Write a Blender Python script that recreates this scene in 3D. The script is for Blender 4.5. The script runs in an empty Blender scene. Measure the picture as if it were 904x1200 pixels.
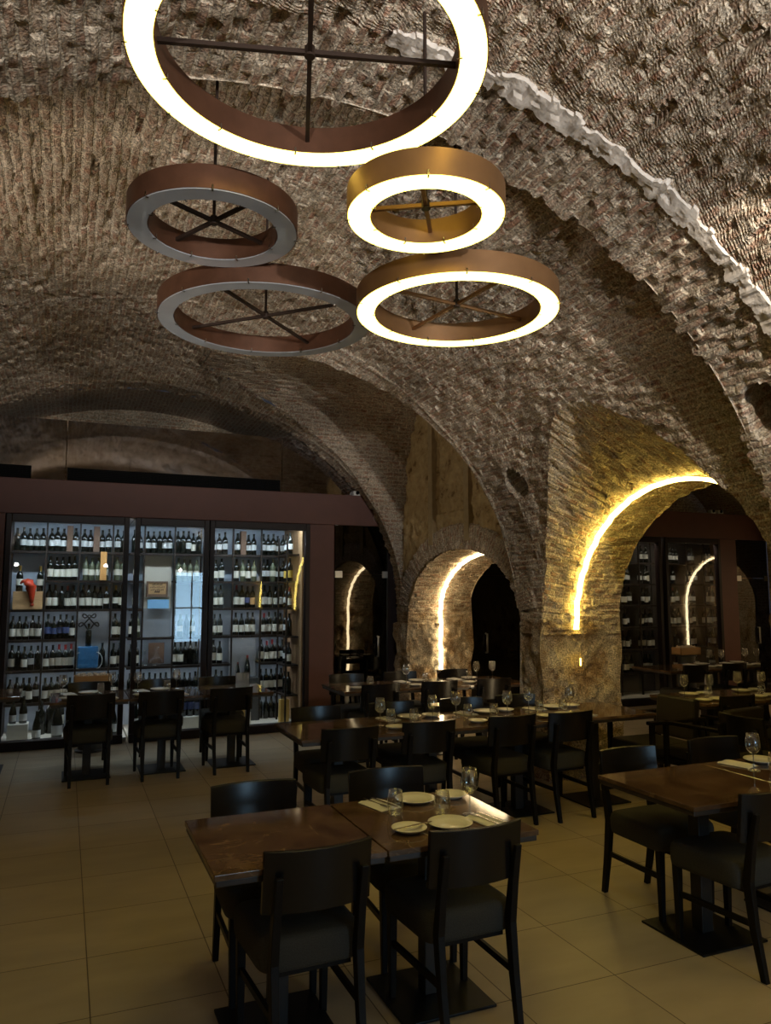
import bpy, math, random
import numpy as np
from mathutils import Vector, Matrix
random.seed(7); rng = np.random.default_rng(11)
scn = bpy.context.scene; COL = scn.collection
PI = math.pi
ORD = ['first','second','third','fourth','fifth','sixth','seventh','eighth','ninth','tenth','eleventh','twelfth']

# ------------------------------------------------------------------ materials
MATS = {}
def nm(name):
    m = bpy.data.materials.new(name); m.use_nodes = True; t = m.node_tree
    for n in list(t.nodes): t.nodes.remove(n)
    o = t.nodes.new('ShaderNodeOutputMaterial'); MATS[name] = m
    return m, t, o
def N(t, typ, **kw):
    n = t.nodes.new(typ)
    for k, v in kw.items():
        if k.startswith('i_'):
            key = k[2:]; key = int(key) if key.isdigit() else key
            n.inputs[key].default_value = v
        else: setattr(n, k, v)
    return n
def c4(c): return (c[0], c[1], c[2], 1.0)
def pbsdf(t, o, col=(.5,.5,.5), rough=.5, metal=0., spec=.5, **kw):
    b = t.nodes.new('ShaderNodeBsdfPrincipled')
    b.inputs['Base Color'].default_value = c4(col); b.inputs['Roughness'].default_value = rough
    b.inputs['Metallic'].default_value = metal; b.inputs['Specular IOR Level'].default_value = spec
    for k, v in kw.items(): b.inputs[k].default_value = v
    t.links.new(b.outputs[0], o.inputs[0]); return b
def simple(name, col, rough=.5, metal=0., spec=.5, var=.0, scale=20., bump=0., stretch=None, **kw):
    m, t, o = nm(name); b = pbsdf(t, o, col, rough, metal, spec, **kw)
    if var or bump:
        tc = N(t, 'ShaderNodeTexCoord'); src = tc.outputs['Object']
        if stretch:
            mp = N(t, 'ShaderNodeMapping'); mp.inputs['Scale'].default_value = stretch
            t.links.new(src, mp.inputs[0]); src = mp.outputs[0]
        nz = N(t, 'ShaderNodeTexNoise'); nz.inputs['Scale'].default_value = scale; nz.inputs['Detail'].default_value = 5
        t.links.new(src, nz.inputs['Vector'])
        if var:
            mx = N(t, 'ShaderNodeMix', data_type='RGBA')
            mx.inputs[6].default_value = c4([max(0, x*(1-var)) for x in col]); mx.inputs[7].default_value = c4([min(1, x*(1+var)) for x in col])
            t.links.new(nz.outputs[0], mx.inputs[0]); t.links.new(mx.outputs[2], b.inputs['Base Color'])
        if bump:
            bp = N(t, 'ShaderNodeBump'); bp.inputs['Strength'].default_value = bump; bp.inputs['Distance'].default_value = .01
            t.links.new(nz.outputs[0], bp.inputs['Height']); t.links.new(bp.outputs[0], b.inputs['Normal'])
    return m
def emis(name, col, strength):
    m, t, o = nm(name); e = N(t, 'ShaderNodeEmission'); e.inputs[0].default_value = c4(col); e.inputs[1].default_value = strength
    t.links.new(e.outputs[0], o.inputs[0]); return m
def thin_glass(name, tint=(.9,.95,.95), ior=1.45, edge=0., rough=0.):
    m, t, o = nm(name)
    tr = N(t, 'ShaderNodeBsdfTransparent'); tr.inputs[0].default_value = c4(tint)
    gl = N(t, 'ShaderNodeBsdfGlossy'); gl.inputs[1].default_value = rough; gl.inputs[0].default_value = (1,1,1,1)
    lw = N(t, 'ShaderNodeLayerWeight'); lw.inputs[0].default_value = .5; pw = N(t, 'ShaderNodeMath', operation='POWER'); pw.inputs[1].default_value = 3.2; t.links.new(lw.outputs['Facing'], pw.inputs[0]); f0=((ior-1)/(ior+1))**2*1.6; fr = N(t, 'ShaderNodeMath', operation='MULTIPLY_ADD'); fr.inputs[1].default_value = .9; fr.inputs[2].default_value = f0; t.links.new(pw.outputs[0], fr.inputs[0])
    mx = N(t, 'ShaderNodeMixShader'); t.links.new(tr.outputs[0], mx.inputs[1]); t.links.new(gl.outputs[0], mx.inputs[2])
    fac = fr.outputs[0]
    if edge:
        ad = N(t, 'ShaderNodeMath', operation='ADD', use_clamp=True); ad.inputs[1].default_value = edge
        t.links.new(fac, ad.inputs[0]); fac = ad.outputs[0]
    t.links.new(fac, mx.inputs[0]); t.links.new(mx.outputs[0], o.inputs[0]); return m

def brick_mat(name, c1, c2, mortar, stone_below=None, plaster=0.):
    m, t, o = nm(name); b = pbsdf(t, o, c1, .9, 0, .25); Lk = t.links.new
    uv = N(t, 'ShaderNodeUVMap'); uv.uv_map = 'UVMap'
    geo = N(t, 'ShaderNodeNewGeometry')
    nd = N(t, 'ShaderNodeTexNoise'); nd.inputs['Scale'].default_value = 5.; nd.inputs['Detail'].default_value = 4
    Lk(geo.outputs['Position'], nd.inputs['Vector'])
    sub = N(t, 'ShaderNodeVectorMath', operation='SUBTRACT'); sub.inputs[1].default_value = (.5,.5,.5); Lk(nd.outputs['Color'], sub.inputs[0])
    sc = N(t, 'ShaderNodeVectorMath', operation='SCALE'); sc.inputs['Scale'].default_value = .035; Lk(sub.outputs[0], sc.inputs[0])
    ad = N(t, 'ShaderNodeVectorMath', operation='ADD'); Lk(uv.outputs[0], ad.inputs[0]); Lk(sc.outputs[0], ad.inputs[1])
    br = N(t, 'ShaderNodeTexBrick'); Lk(ad.outputs[0], br.inputs['Vector'])
    br.inputs['Color1'].default_value = c4(c1); br.inputs['Color2'].default_value = c4(c2); br.inputs['Mortar'].default_value = c4(mortar)
    br.inputs['Scale'].default_value = 1; br.inputs['Mortar Size'].default_value = .011; br.inputs['Mortar Smooth'].default_value = .5
    br.inputs['Brick Width'].default_value = .17; br.inputs['Row Height'].default_value = .052
    # lime smeared over the courses in patches
    n2 = N(t, 'ShaderNodeTexNoise'); n2.inputs['Scale'].default_value = 11.; n2.inputs['Detail'].default_value = 8; n2.inputs['Roughness'].default_value = .7
    Lk(geo.outputs['Position'], n2.inputs['Vector'])
    r2 = N(t, 'ShaderNodeMapRange'); r2.inputs[1].default_value = .40; r2.inputs[2].default_value = .60; Lk(n2.outputs[0], r2.inputs[0])
    mx = N(t, 'ShaderNodeMix', data_type='RGBA'); Lk(r2.outputs[0], mx.inputs[0]); Lk(br.outputs['Color'], mx.inputs[6])
    mx.inputs[7].default_value = c4([x*.92 for x in mortar]); col = mx.outputs[2]
    # soot, large patches
    n3 = N(t, 'ShaderNodeTexNoise'); n3.inputs['Scale'].default_value = 1.1; n3.inputs['Detail'].default_value = 6
    Lk(geo.outputs['Position'], n3.inputs['Vector'])
    r3 = N(t, 'ShaderNodeMapRange'); r3.inputs[1].default_value = .3; r3.inputs[2].default_value = .7; r3.inputs[3].default_value = .72; r3.inputs[4].default_value = 1.15
    Lk(n3.outputs[0], r3.inputs[0])
    # small dark pits
    n4 = N(t, 'ShaderNodeTexNoise'); n4.inputs['Scale'].default_value = 34.; n4.inputs['Detail'].default_value = 4; n4.inputs['Roughness'].default_value = .65
    Lk(ad.outputs[0], n4.inputs['Vector'])
    r4 = N(t, 'ShaderNodeMapRange'); r4.inputs[1].default_value = .30; r4.inputs[2].default_value = .43; r4.inputs[3].default_value = .35; r4.inputs[4].default_value = 1.
    Lk(n4.outputs[0], r4.inputs[0])
    mu = N(t, 'ShaderNodeMath', operation='MULTIPLY'); Lk(r3.outputs[0], mu.inputs[0]); Lk(r4.outputs[0], mu.inputs[1])
    vs = N(t, 'ShaderNodeVectorMath', operation='SCALE'); Lk(col, vs.inputs[0]); Lk(mu.outputs[0], vs.inputs['Scale']); col = vs.outputs[0]
    n5 = N(t, 'ShaderNodeTexNoise'); n5.inputs['Scale'].default_value = 75.; n5.inputs['Detail'].default_value = 3; n5.inputs['Roughness'].default_value = .6
    Lk(geo.outputs['Position'], n5.inputs['Vector'])
    r5 = N(t, 'ShaderNodeMapRange'); r5.inputs[1].default_value = .36; r5.inputs[2].default_value = .64; r5.inputs[3].default_value = .55; r5.inputs[4].default_value = 1.4
    Lk(n5.outputs[0], r5.inputs[0])
    vg = N(t, 'ShaderNodeVectorMath', operation='SCALE'); Lk(col, vg.inputs[0]); Lk(r5.outputs[0], vg.inputs['Scale']); col = vg.outputs[0]
    h = N(t, 'ShaderNodeMath', operation='MULTIPLY_ADD'); h.inputs[1].default_value = -.55
    Lk(br.outputs['Fac'], h.inputs[0]); Lk(n2.outputs[0], h.inputs[2])
    h2 = N(t, 'ShaderNodeMath', operation='MULTIPLY_ADD'); h2.inputs[1].default_value = 1.0; Lk(r4.outputs[0], h2.inputs[0]); Lk(h.outputs[0], h2.inputs[2])
    h3 = N(t, 'ShaderNodeMath', operation='MULTIPLY_ADD'); h3.inputs[1].default_value = .5; Lk(r5.outputs[0], h3.inputs[0]); Lk(h2.outputs[0], h3.inputs[2]); hh = h3.outputs[0]
    if stone_below is not None:
        mu2 = N(t, 'ShaderNodeMath', operation='MULTIPLY'); Lk(r5.outputs[0], mu2.inputs[0]); Lk(r4.outputs[0], mu2.inputs[1])
        sx = N(t, 'ShaderNodeSeparateXYZ'); Lk(geo.outputs['Position'], sx.inputs[0])
        ns = N(t, 'ShaderNodeTexNoise'); ns.inputs['Scale'].default_value = 3.2; ns.inputs['Detail'].default_value = 9; ns.inputs['Roughness'].default_value = .68
        Lk(geo.outputs['Position'], ns.inputs['Vector'])
        cr = N(t, 'ShaderNodeValToRGB'); e = cr.color_ramp.elements
        e[0].position = .33; e[0].color = (.18,.10,.05,1); e[1].position = .60; e[1].color = (.74,.63,.46,1)
        e.new(.43).color = (.46,.31,.17,1); e.new(.51).color = (.62,.49,.33,1); Lk(ns.outputs[0], cr.inputs[0])
        zz = N(t, 'ShaderNodeMath', operation='MULTIPLY_ADD'); zz.inputs[1].default_value = .5; Lk(ns.outputs[0], zz.inputs[0]); Lk(sx.outputs[2], zz.inputs[2])
        rz = N(t, 'ShaderNodeMapRange'); rz.inputs[1].default_value = stone_below+.22; rz.inputs[2].default_value = stone_below+.3; Lk(zz.outputs[0], rz.inputs[0])
        sg = N(t, 'ShaderNodeVectorMath', operation='SCALE'); Lk(cr.outputs[0], sg.inputs[0]); Lk(mu2.outputs[0], sg.inputs['Scale'])
        m2 = N(t, 'ShaderNodeMix', data_type='RGBA'); Lk(rz.outputs[0], m2.inputs[0]); Lk(sg.outputs[0], m2.inputs[6]); Lk(col, m2.inputs[7]); col = m2.outputs[2]
        m3 = N(t, 'ShaderNodeMix', data_type='FLOAT'); Lk(rz.outputs[0], m3.inputs[0]); ha = N(t, 'ShaderNodeMath', operation='MULTIPLY_ADD'); ha.inputs[1].default_value = 2.; Lk(ns.outputs[0], ha.inputs[0]); Lk(mu2.outputs[0], ha.inputs[2]); Lk(ha.outputs[0], m3.inputs[2]); Lk(hh, m3.inputs[3]); hh = m3.outputs[0]
    Lk(col, b.inputs['Base Color'])
    bp = N(t, 'ShaderNodeBump'); bp.inputs['Strength'].default_value = .9; bp.inputs['Distance'].default_value = .02
    Lk(hh, bp.inputs['Height']); Lk(bp.outputs[0], b.inputs['Normal'])
    return m

BRICK = brick_mat('vault_brick', (.46,.315,.22), (.46,.26,.18), (.73,.625,.49))
BRICK_W = brick_mat('wall_brick', (.50,.345,.215), (.50,.29,.18), (.74,.62,.45), stone_below=1.45)
WHITE_BRICK = simple('limewashed_brick', (.68,.62,.56), .9, var=.22, scale=26, bump=.7, spec=.2)
def plaster():
    m, t, o = nm('old_plaster'); b = pbsdf(t, o, (.4,.3,.17), .95, 0, .2); Lk = t.links.new
    geo = N(t, 'ShaderNodeNewGeometry'); n = N(t, 'ShaderNodeTexNoise'); n.inputs['Scale'].default_value = 7; n.inputs['Detail'].default_value = 9; n.inputs['Roughness'].default_value = .7
    Lk(geo.outputs['Position'], n.inputs['Vector'])
    cr = N(t, 'ShaderNodeValToRGB'); e = cr.color_ramp.elements
    e[0].position = .35; e[0].color = (.17,.105,.05,1); e[1].position = .62; e[1].color = (.50,.38,.21,1); e.new(.42).color = (.38,.27,.14,1)
    Lk(n.outputs[0], cr.inputs[0]); Lk(cr.outputs[0], b.inputs['Base Color'])
    bp = N(t, 'ShaderNodeBump'); bp.inputs['Strength'].default_value = .8; bp.inputs['Distance'].default_value = .02
    Lk(n.outputs[0], bp.inputs['Height']); Lk(bp.outputs[0], b.inputs['Normal']); return m
PLASTER = plaster()
def floor_mat():
    m, t, o = nm('floor_tiles'); b = pbsdf(t, o, (.4,.33,.22), .45, 0, .15); Lk = t.links.new
    tc = N(t, 'ShaderNodeNewGeometry'); mp = N(t, 'ShaderNodeMapping'); mp.inputs['Location'].default_value = (-.17,-.2,0); Lk(tc.outputs['Position'], mp.inputs[0])
    br = N(t, 'ShaderNodeTexBrick'); br.offset = 0; Lk(mp.outputs[0], br.inputs['Vector'])
    br.inputs['Color1'].default_value = (.44,.355,.235,1); br.inputs['Color2'].default_value = (.38,.31,.205,1); br.inputs['Mortar'].default_value = (.12,.09,.06,1)
    br.inputs['Scale'].default_value = 1; br.inputs['Mortar Size'].default_value = .003; br.inputs['Mortar Smooth'].default_value = .2
    br.inputs['Brick Width'].default_value = .56; br.inputs['Row Height'].default_value = .56
    mp2 = N(t, 'ShaderNodeMapping'); mp2.inputs['Scale'].default_value = (1.2,3.5,1); Lk(tc.outputs['Position'], mp2.inputs[0])
    n = N(t, 'ShaderNodeTexNoise'); n.inputs['Scale'].default_value = 1.6; n.inputs['Detail'].default_value = 7; Lk(mp2.outputs[0], n.inputs['Vector'])
    r = N(t, 'ShaderNodeMapRange'); r.inputs[3].default_value = .75; r.inputs[4].default_value = 1.2; Lk(n.outputs[0], r.inputs[0])
    vs = N(t, 'ShaderNodeVectorMath', operation='SCALE'); Lk(br.outputs[0], vs.inputs[0]); Lk(r.outputs[0], vs.inputs['Scale']); Lk(vs.outputs[0], b.inputs['Base Color'])
    rr = N(t, 'ShaderNodeMapRange'); rr.inputs[3].default_value = .35; rr.inputs[4].default_value = .5; Lk(n.outputs[0], rr.inputs[0]); Lk(rr.outputs[0], b.inputs['Roughness'])
    return m
FLOOR = floor_mat()
def marble():
    m, t, o = nm('brown_marble'); b = pbsdf(t, o, (.1,.06,.035), .07, 0, .5); Lk = t.links.new
    tc = N(t, 'ShaderNodeNewGeometry'); n = N(t, 'ShaderNodeTexNoise'); n.inputs['Scale'].default_value = 5.; n.inputs['Detail'].default_value = 9; n.inputs['Roughness'].default_value = .62; n.inputs['Distortion'].default_value = .6
    Lk(tc.outputs['Position'], n.inputs['Vector'])
    cr = N(t, 'ShaderNodeValToRGB'); e = cr.color_ramp.elements
    e[0].position = .3; e[0].color = (.045,.024,.014,1); e[1].position = .75; e[1].color = (.20,.125,.07,1); e.new(.52).color = (.105,.06,.034,1)
    Lk(n.outputs[0], cr.inputs[0])
    n2 = N(t, 'ShaderNodeTexNoise'); n2.inputs['Scale'].default_value = 1.7; n2.inputs['Detail'].default_value = 5; n2.inputs['Distortion'].default_value = 1.6
    Lk(tc.outputs['Position'], n2.inputs['Vector'])
    s = N(t, 'ShaderNodeMath', operation='SUBTRACT'); s.inputs[1].default_value = .5; Lk(n2.outputs[0], s.inputs[0])
    a = N(t, 'ShaderNodeMath', operation='ABSOLUTE'); Lk(s.outputs[0], a.inputs[0])
    r = N(t, 'ShaderNodeMapRange'); r.inputs[1].default_value = .0; r.inputs[2].default_value = .008; r.inputs[3].default_value = .20; r.inputs[4].default_value = 0; Lk(a.outputs[0], r.inputs[0])
    mx = N(t, 'ShaderNodeMix', data_type='RGBA'); Lk(r.outputs[0], mx.inputs[0]); Lk(cr.outputs[0], mx.inputs[6]); mx.inputs[7].default_value = (.36,.25,.15,1)
    Lk(mx.outputs[2], b.inputs['Base Color']); return m
MARBLE = marble()
TERRA = simple('terracotta_paint', (.105,.040,.030), .6, var=.18, scale=6, bump=.08)
FRAMEWOOD = simple('dark_brown_frame', (.020,.012,.012), .4, spec=.2, var=.3, scale=8, stretch=(6,6,1))
BLACKWOOD = simple('black_stained_wood', (.008,.0065,.006), .27, var=.4, scale=14, stretch=(2,2,14), spec=.4)
LEGWOOD = simple('black_stained_legs', (.008,.0065,.006), .45, var=.4, scale=14, stretch=(2,2,14), spec=.16)
FABRIC = simple('charcoal_fabric', (.052,.048,.040), .95, var=.45, scale=220, bump=.3, spec=.15)
LEATHER = simple('dark_leather', (.014,.011,.008), .5, var=.25, scale=60, bump=.2)
PLATEIRON = simple('black_steel', (.010,.010,.011), .45, .6)
COLSTEEL = simple('brushed_dark_steel', (.05,.046,.044), .42, .7, var=.2, scale=30, stretch=(10,10,.6))
EDGEWOOD = simple('table_underboard', (.03,.022,.018), .4)
RUST = simple('rusted_brown_metal', (.135,.062,.036), .45, .55, var=.35, scale=14, bump=.12)
DARKIRON = simple('dark_rusted_iron', (.035,.020,.014), .6, .3, var=.3, scale=20)
BRONZE = simple('bronze_metal', (.27,.145,.066), .48, .6, var=.25, scale=10, bump=.06)
DIFF_ON = emis('lit_diffuser', (1,.80,.15), 6.)
def diff_off():
    m = simple('unlit_acrylic', (.38,.40,.44), .05, var=.25, scale=5); return m
DIFF_OFF = diff_off()
STEEL = simple('polished_steel', (.62,.6,.57), .18, 1.)
CHROME = simple('brushed_chrome', (.42,.42,.42), .35, 1.)
CERAMIC = simple('white_ceramic', (.78,.74,.64), .15)
LINEN = simple('white_linen', (.72,.69,.62), .9, var=.06, scale=60, bump=.2)
GLASS = thin_glass('clear_glass', (.95,.955,.955), 1.5, .05)
GLASSROD = thin_glass('thick_clear_glass', (.72,.73,.71), 1.5, .16)
PANE = thin_glass('window_glass', (.92,.945,.95), 1.31)
SMOKED = thin_glass('dark_tinted_glass', (.10,.10,.10), 1.5, .0)
DARKMIRROR = simple('dark_reflective_panel', (.58,.58,.62), .05, 1.)
BOTTLE = simple('dark_bottle_glass', (.006,.008,.006), .08, 0, .6)
GREENB = simple('pale_bottle_glass', (.10,.11,.065), .08, 0, .6)
LABELS = {'d': simple('white_label', (.62,.62,.60), .7), 'c': simple('cream_label', (.66,.61,.50), .7), 'b': simple('blue_label', (.05,.07,.17), .6),
          'o': simple('orange_label', (.62,.33,.13), .7), 'y': simple('yellow_label', (.55,.36,.05), .7)}
CAPS = {'r': simple('red_capsule', (.30,.03,.03), .4), 'g': simple('gold_capsule', (.5,.32,.08), .35, .6), 'k': simple('black_capsule', (.015,.012,.014), .4)}
SHELFM = simple('dark_shelf_board', (.020,.013,.010), .5, spec=.2)
BACKP = simple('pale_grey_back_panel', (.42,.47,.54), .6)
GREYP = simple('grey_display_panel', (.30,.31,.33), .5)
BEIGEP = simple('beige_display_panel', (.52,.47,.38), .6)
CARDB = simple('cardboard', (.17,.10,.065), .85, var=.15, scale=15)
PINE = simple('pine_wood', (.52,.30,.13), .6, var=.25, scale=9, stretch=(1,1,8))
PINEL = simple('light_wood', (.60,.42,.22), .6, var=.2, scale=9, stretch=(1,8,8))
YBOX = simple('yellow_carton', (.55,.34,.08), .6, var=.2, scale=8)
WBOX = simple('white_carton', (.66,.62,.53), .7)
REDG = simple('red_gloss', (.55,.05,.02), .22)
BLUEB = simple('blue_bag_vinyl', (.03,.14,.30), .35, var=.5, scale=14)
WIRE = simple('black_wire', (.012,.012,.012), .4, .4)
CORKM = simple('natural_cork', (.62,.50,.37), .9, var=.2, scale=60)
STANDM = simple('dark_grey_plinth', (.05,.052,.055), .5)
INK = simple('printed_ink', (.09,.055,.03), .8)
WHITEP = simple('white_plastic', (.62,.62,.60), .4)
BLACKP = simple('black_plastic', (.006,.006,.006), .8, 0, .1)
LED_Y = emis('amber_led', (1,.75,.17), 15.)
LED_W = emis('warm_white_led', (1,.78,.45), 13.)
LED_D = emis('dim_amber_led', (1,.58,.06), 22.)
CABL = emis('cool_cabinet_light', (.72,.87,1.), 58.)
CABS = emis('shelf_fill_glow', (.86,.93,1.), 8.)  # added fill glow for the lower shelves
CABD = emis('far_cabinet_fill', (1,.86,.66), 18.)  # added fill that brings up the labels in the far hall
DAY = emis('daylight_pane', (.45,.74,1.), 9.)

# ------------------------------------------------------------------ mesh helpers
class MB:
    def __init__(s): s.v=[]; s.f=[]; s.mi=[]; s.cur=0
    def add(s, vs, fs):
        b=len(s.v); s.v += [tuple(x) for x in vs]
        for f in fs: s.f.append(tuple(i+b for i in f)); s.mi.append(s.cur)
    def box(s, x0,x1,y0,y1,z0,z1, M=None):
        vs=[Vector((x,y,z)) for x in (x0,x1) for y in (y0,y1) for z in (z0,z1)]
        if M is not None: vs=[M@v for v in vs]
        s.add(vs, [(0,1,3,2),(4,6,7,5),(0,4,5,1),(2,3,7,6),(0,2,6,4),(1,5,7,3)])
    def bar(s, p, q, w, h=None, up=(0,0,1), w2=None, h2=None):
        p=Vector(p); q=Vector(q); h=h or w; w2=w2 or w; h2=h2 or (h if w2==w else w2*h/w); d=(q-p).normalized(); u=Vector(up)
        if abs(d.dot(u))>.98: u=Vector((0,1,0))
        x=d.cross(u).normalized(); y=x.cross(d).normalized()
        a=[p+x*sx*w/2+y*sy*h/2 for sx,sy in ((-1,-1),(1,-1),(1,1),(-1,1))]
        c=[q+x*sx*w2/2+y*sy*h2/2 for sx,sy in ((-1,-1),(1,-1),(1,1),(-1,1))]
        s.add(a+c, [(3,2,1,0),(4,5,6,7),(0,1,5,4),(1,2,6,5),(2,3,7,6),(3,0,4,7)])
    def lathe(s, prof, n=16, M=None, cap=True):
        vs=[]; fs=[]; k=len(prof)
        for r,z in prof:
            for i in range(n):
                a=2*PI*i/n; vs.append(Vector((r*math.cos(a), r*math.sin(a), z)))
        for j in range(k-1):
            for i in range(n):
                fs.append((j*n+i, j*n+(i+1)%n, (j+1)*n+(i+1)%n, (j+1)*n+i))
        if cap:
            if prof[0][0]>1e-5: fs.append(tuple(range(n))[::-1])
            if prof[-1][0]>1e-5: fs.append(tuple((k-1)*n+i for i in range(n)))
        if M is not None: vs=[M@v for v in vs]
        s.add(vs, fs)
    def tube(s, pts, r, n=8, rr=None):
        pts=[Vector(p) for p in pts]; rings=[]; k=len(pts)
        for i,p in enumerate(pts):
            d=(pts[min(i+1,k-1)]-pts[max(i-1,0)]).normalized()
            u=Vector((0,0,1)) if abs(d.z)<.9 else Vector((0,1,0))
            x=d.cross(u).normalized(); y=x.cross(d); q=rr[i] if rr else r
            rings.append([p+x*q*math.cos(2*PI*j/n)+y*q*math.sin(2*PI*j/n) for j in range(n)])
        vs=[v for R in rings for v in R]; fs=[]
        for i in range(k-1):
            for j in range(n): fs.append((i*n+j, i*n+(j+1)%n, (i+1)*n+(j+1)%n, (i+1)*n+j))
        fs.append(tuple(range(n))[::-1]); fs.append(tuple((k-1)*n+j for j in range(n))); s.add(vs, fs)
    def prism(s, poly, axis, a, b):
        n=len(poly)
        def P(u,v,w): return {'x':(w,u,v),'y':(u,w,v),'z':(u,v,w)}[axis]
        vs=[P(u,v,a) for u,v in poly]+[P(u,v,b) for u,v in poly]
        fs=[tuple(range(n))[::-1], tuple(range(n,2*n))]+[(i,(i+1)%n,n+(i+1)%n,n+i) for i in range(n)]
        s.add(vs, fs)
    def build(s, name, mats, parent=None, smooth=False, bevel=0., angle=None, loc=None):
        me=bpy.data.meshes.new(name); me.from_pydata(s.v, [], s.f)
        if not isinstance(mats,(list,tuple)): mats=[mats]
        for m in mats: me.materials.append(m)
        if max(s.mi, default=0)>0: me.polygons.foreach_set('material_index', s.mi)
        if smooth: me.polygons.foreach_set('use_smooth',[True]*len(me.polygons))
        if smooth and angle: me.set_sharp_from_angle(angle=angle)
        o=bpy.data.objects.new(name, me); COL.objects.link(o)
        if parent: o.parent=parent
        if loc: o.location=loc
        if bevel:
            b=o.modifiers.new('bevel','BEVEL'); b.width=bevel; b.segments=2; b.limit_method='ANGLE'
        return o
def tag(o, label, cat, group=None):
    o['label']=label; o['category']=cat
    if group: o['group']=group
    return o
def thing(name, label, cat, loc=(0,0,0), rz=0, group=None):
    o=bpy.data.objects.new(name, None); COL.objects.link(o); o.empty_display_size=.1
    o.location=loc; o.rotation_euler=(0,0,rz); return tag(o,label,cat,group)
def structure(o): o['kind']='structure'; return o
KIDS={}
def kids(o):
    if o.name not in KIDS: KIDS[o.name]=list(o.children)
    return KIDS[o.name]
def dup(root, loc, rz, label, group=None):
    r=root.copy(); COL.objects.link(r); r.location=loc; r.rotation_euler=(0,0,rz); r['label']=label
    if group: r['group']=group
    for ch in kids(root):
        c=ch.copy(); COL.objects.link(c); c.parent=r
        for g in kids(ch):
            d=g.copy(); COL.objects.link(d); d.parent=c
    return r
class Proto:
    def __init__(s, make): s.make=make; s.first=None
    def __call__(s, loc, rz, label, group=None):
        if s.first is None:
            s.first=s.make(); s.first.location=loc; s.first.rotation_euler=(0,0,rz); s.first['label']=label
            if group: s.first['group']=group
            s.kids=list(s.first.children); 
            return s.first
        bpy.context.view_layer.update() if False else None
        return dup(s.first, loc, rz, label, group)

# ------------------------------------------------------------------ rough masonry surfaces
def hsh(a, b, s=0):
    x=np.sin(a*127.1+b*311.7+s*74.7)*43758.5453; return x-np.floor(x)
def vnoise(u, v, s=0):
    i=np.floor(u); j=np.floor(v); f=u-i; g=v-j; f=f*f*(3-2*f); g=g*g*(3-2*g)
    return (hsh(i,j,s)*(1-f)+hsh(i+1,j,s)*f)*(1-g)+(hsh(i,j+1,s)*(1-f)+hsh(i+1,j+1,s)*f)*g
def brick_h(U, V, k=1.):
    V=V+.010*(vnoise(U*3,V*3,9)-.5)*2
    r=np.floor(V/.052); fr=V/.052-r
    off=np.where(np.mod(r,2)==0,.5,0.)
    c=np.floor(U/.17+off); fc=U/.17+off-c
    h=(hsh(c,r,1)-.5)*.020+np.where(hsh(c,r,2)>.94,-.026,0)
    h+= .0085*(np.clip(np.sin(PI*fr),0,1)**.35-.8)+.005*(np.clip(np.sin(PI*fc),0,1)**.15-.8)
    h+= .024*(vnoise(U/.075,V/.03,3)-.5)+.022*(vnoise(U/.16,V/.09,4)-.5)+.04*(vnoise(U/.8,V/.6,5)-.5)
    return h*k
def stone_h(U, V, k=1.):
    return k*(.07*(vnoise(U/.16,V/.2,6)-.5)+.05*(vnoise(U/.055,V/.06,7)-.5)+.08*(vnoise(U/.5,V/.45,8)-.5))
def normals(P, toward):
    du=np.gradient(P,axis=0); dv=np.gradient(P,axis=1); n=np.cross(du,dv); n/= (np.linalg.norm(n,axis=2,keepdims=True)+1e-9)
    sgn=np.sign(np.sum(n*(toward-P),axis=2,keepdims=True)); return n*sgn
class Surf:
    def __init__(s): s.P=[]; s.UV=[]; s.F=[]; s.n=0
    def grid(s, P, U, V, H, toward, keep=None):
        nn=normals(P, toward); Q=P+nn*H[...,None]; a,b=U.shape
        idx=np.arange(a*b).reshape(a,b)+s.n
        f=np.stack([idx[:-1,:-1],idx[1:,:-1],idx[1:,1:],idx[:-1,1:]],-1)
        f=f[keep] if keep is not None else f.reshape(-1,4)
        # make faces look at the room
        fn=np.cross(np.gradient(P,axis=0),np.gradient(P,axis=1)); 
        if np.mean(np.sum(fn*(toward-P),axis=2))<0: f=f[:,::-1]
        s.P.append(Q.reshape(-1,3)); s.UV.append(np.stack([U,V],-1).reshape(-1,2)); s.F.append(f); s.n+=a*b
    def build(s, name, mat, smooth=False):
        P=np.concatenate(s.P).astype(np.float32); F=np.concatenate(s.F).astype(np.int32); UV=np.concatenate(s.UV).astype(np.float32)
        me=bpy.data.meshes.new(name); me.vertices.add(len(P)); me.vertices.foreach_set('co',P.ravel())
        me.loops.add(len(F)*4); me.loops.foreach_set('vertex_index',F.ravel())
        me.polygons.add(len(F)); me.polygons.foreach_set('loop_start',np.arange(0,len(F)*4,4,dtype=np.int32)); me.polygons.foreach_set('loop_total',np.full(len(F),4,dtype=np.int32))
        uv=me.uv_layers.new(name='UVMap'); uv.data.foreach_set('uv',UV[F.ravel()].ravel())
        me.polygons.foreach_set('use_smooth',np.full(len(F),smooth))
        me.materials.append(mat); me.update(); me.validate()
        o=bpy.data.objects.new(name,me); COL.objects.link(o); return structure(o)

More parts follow.
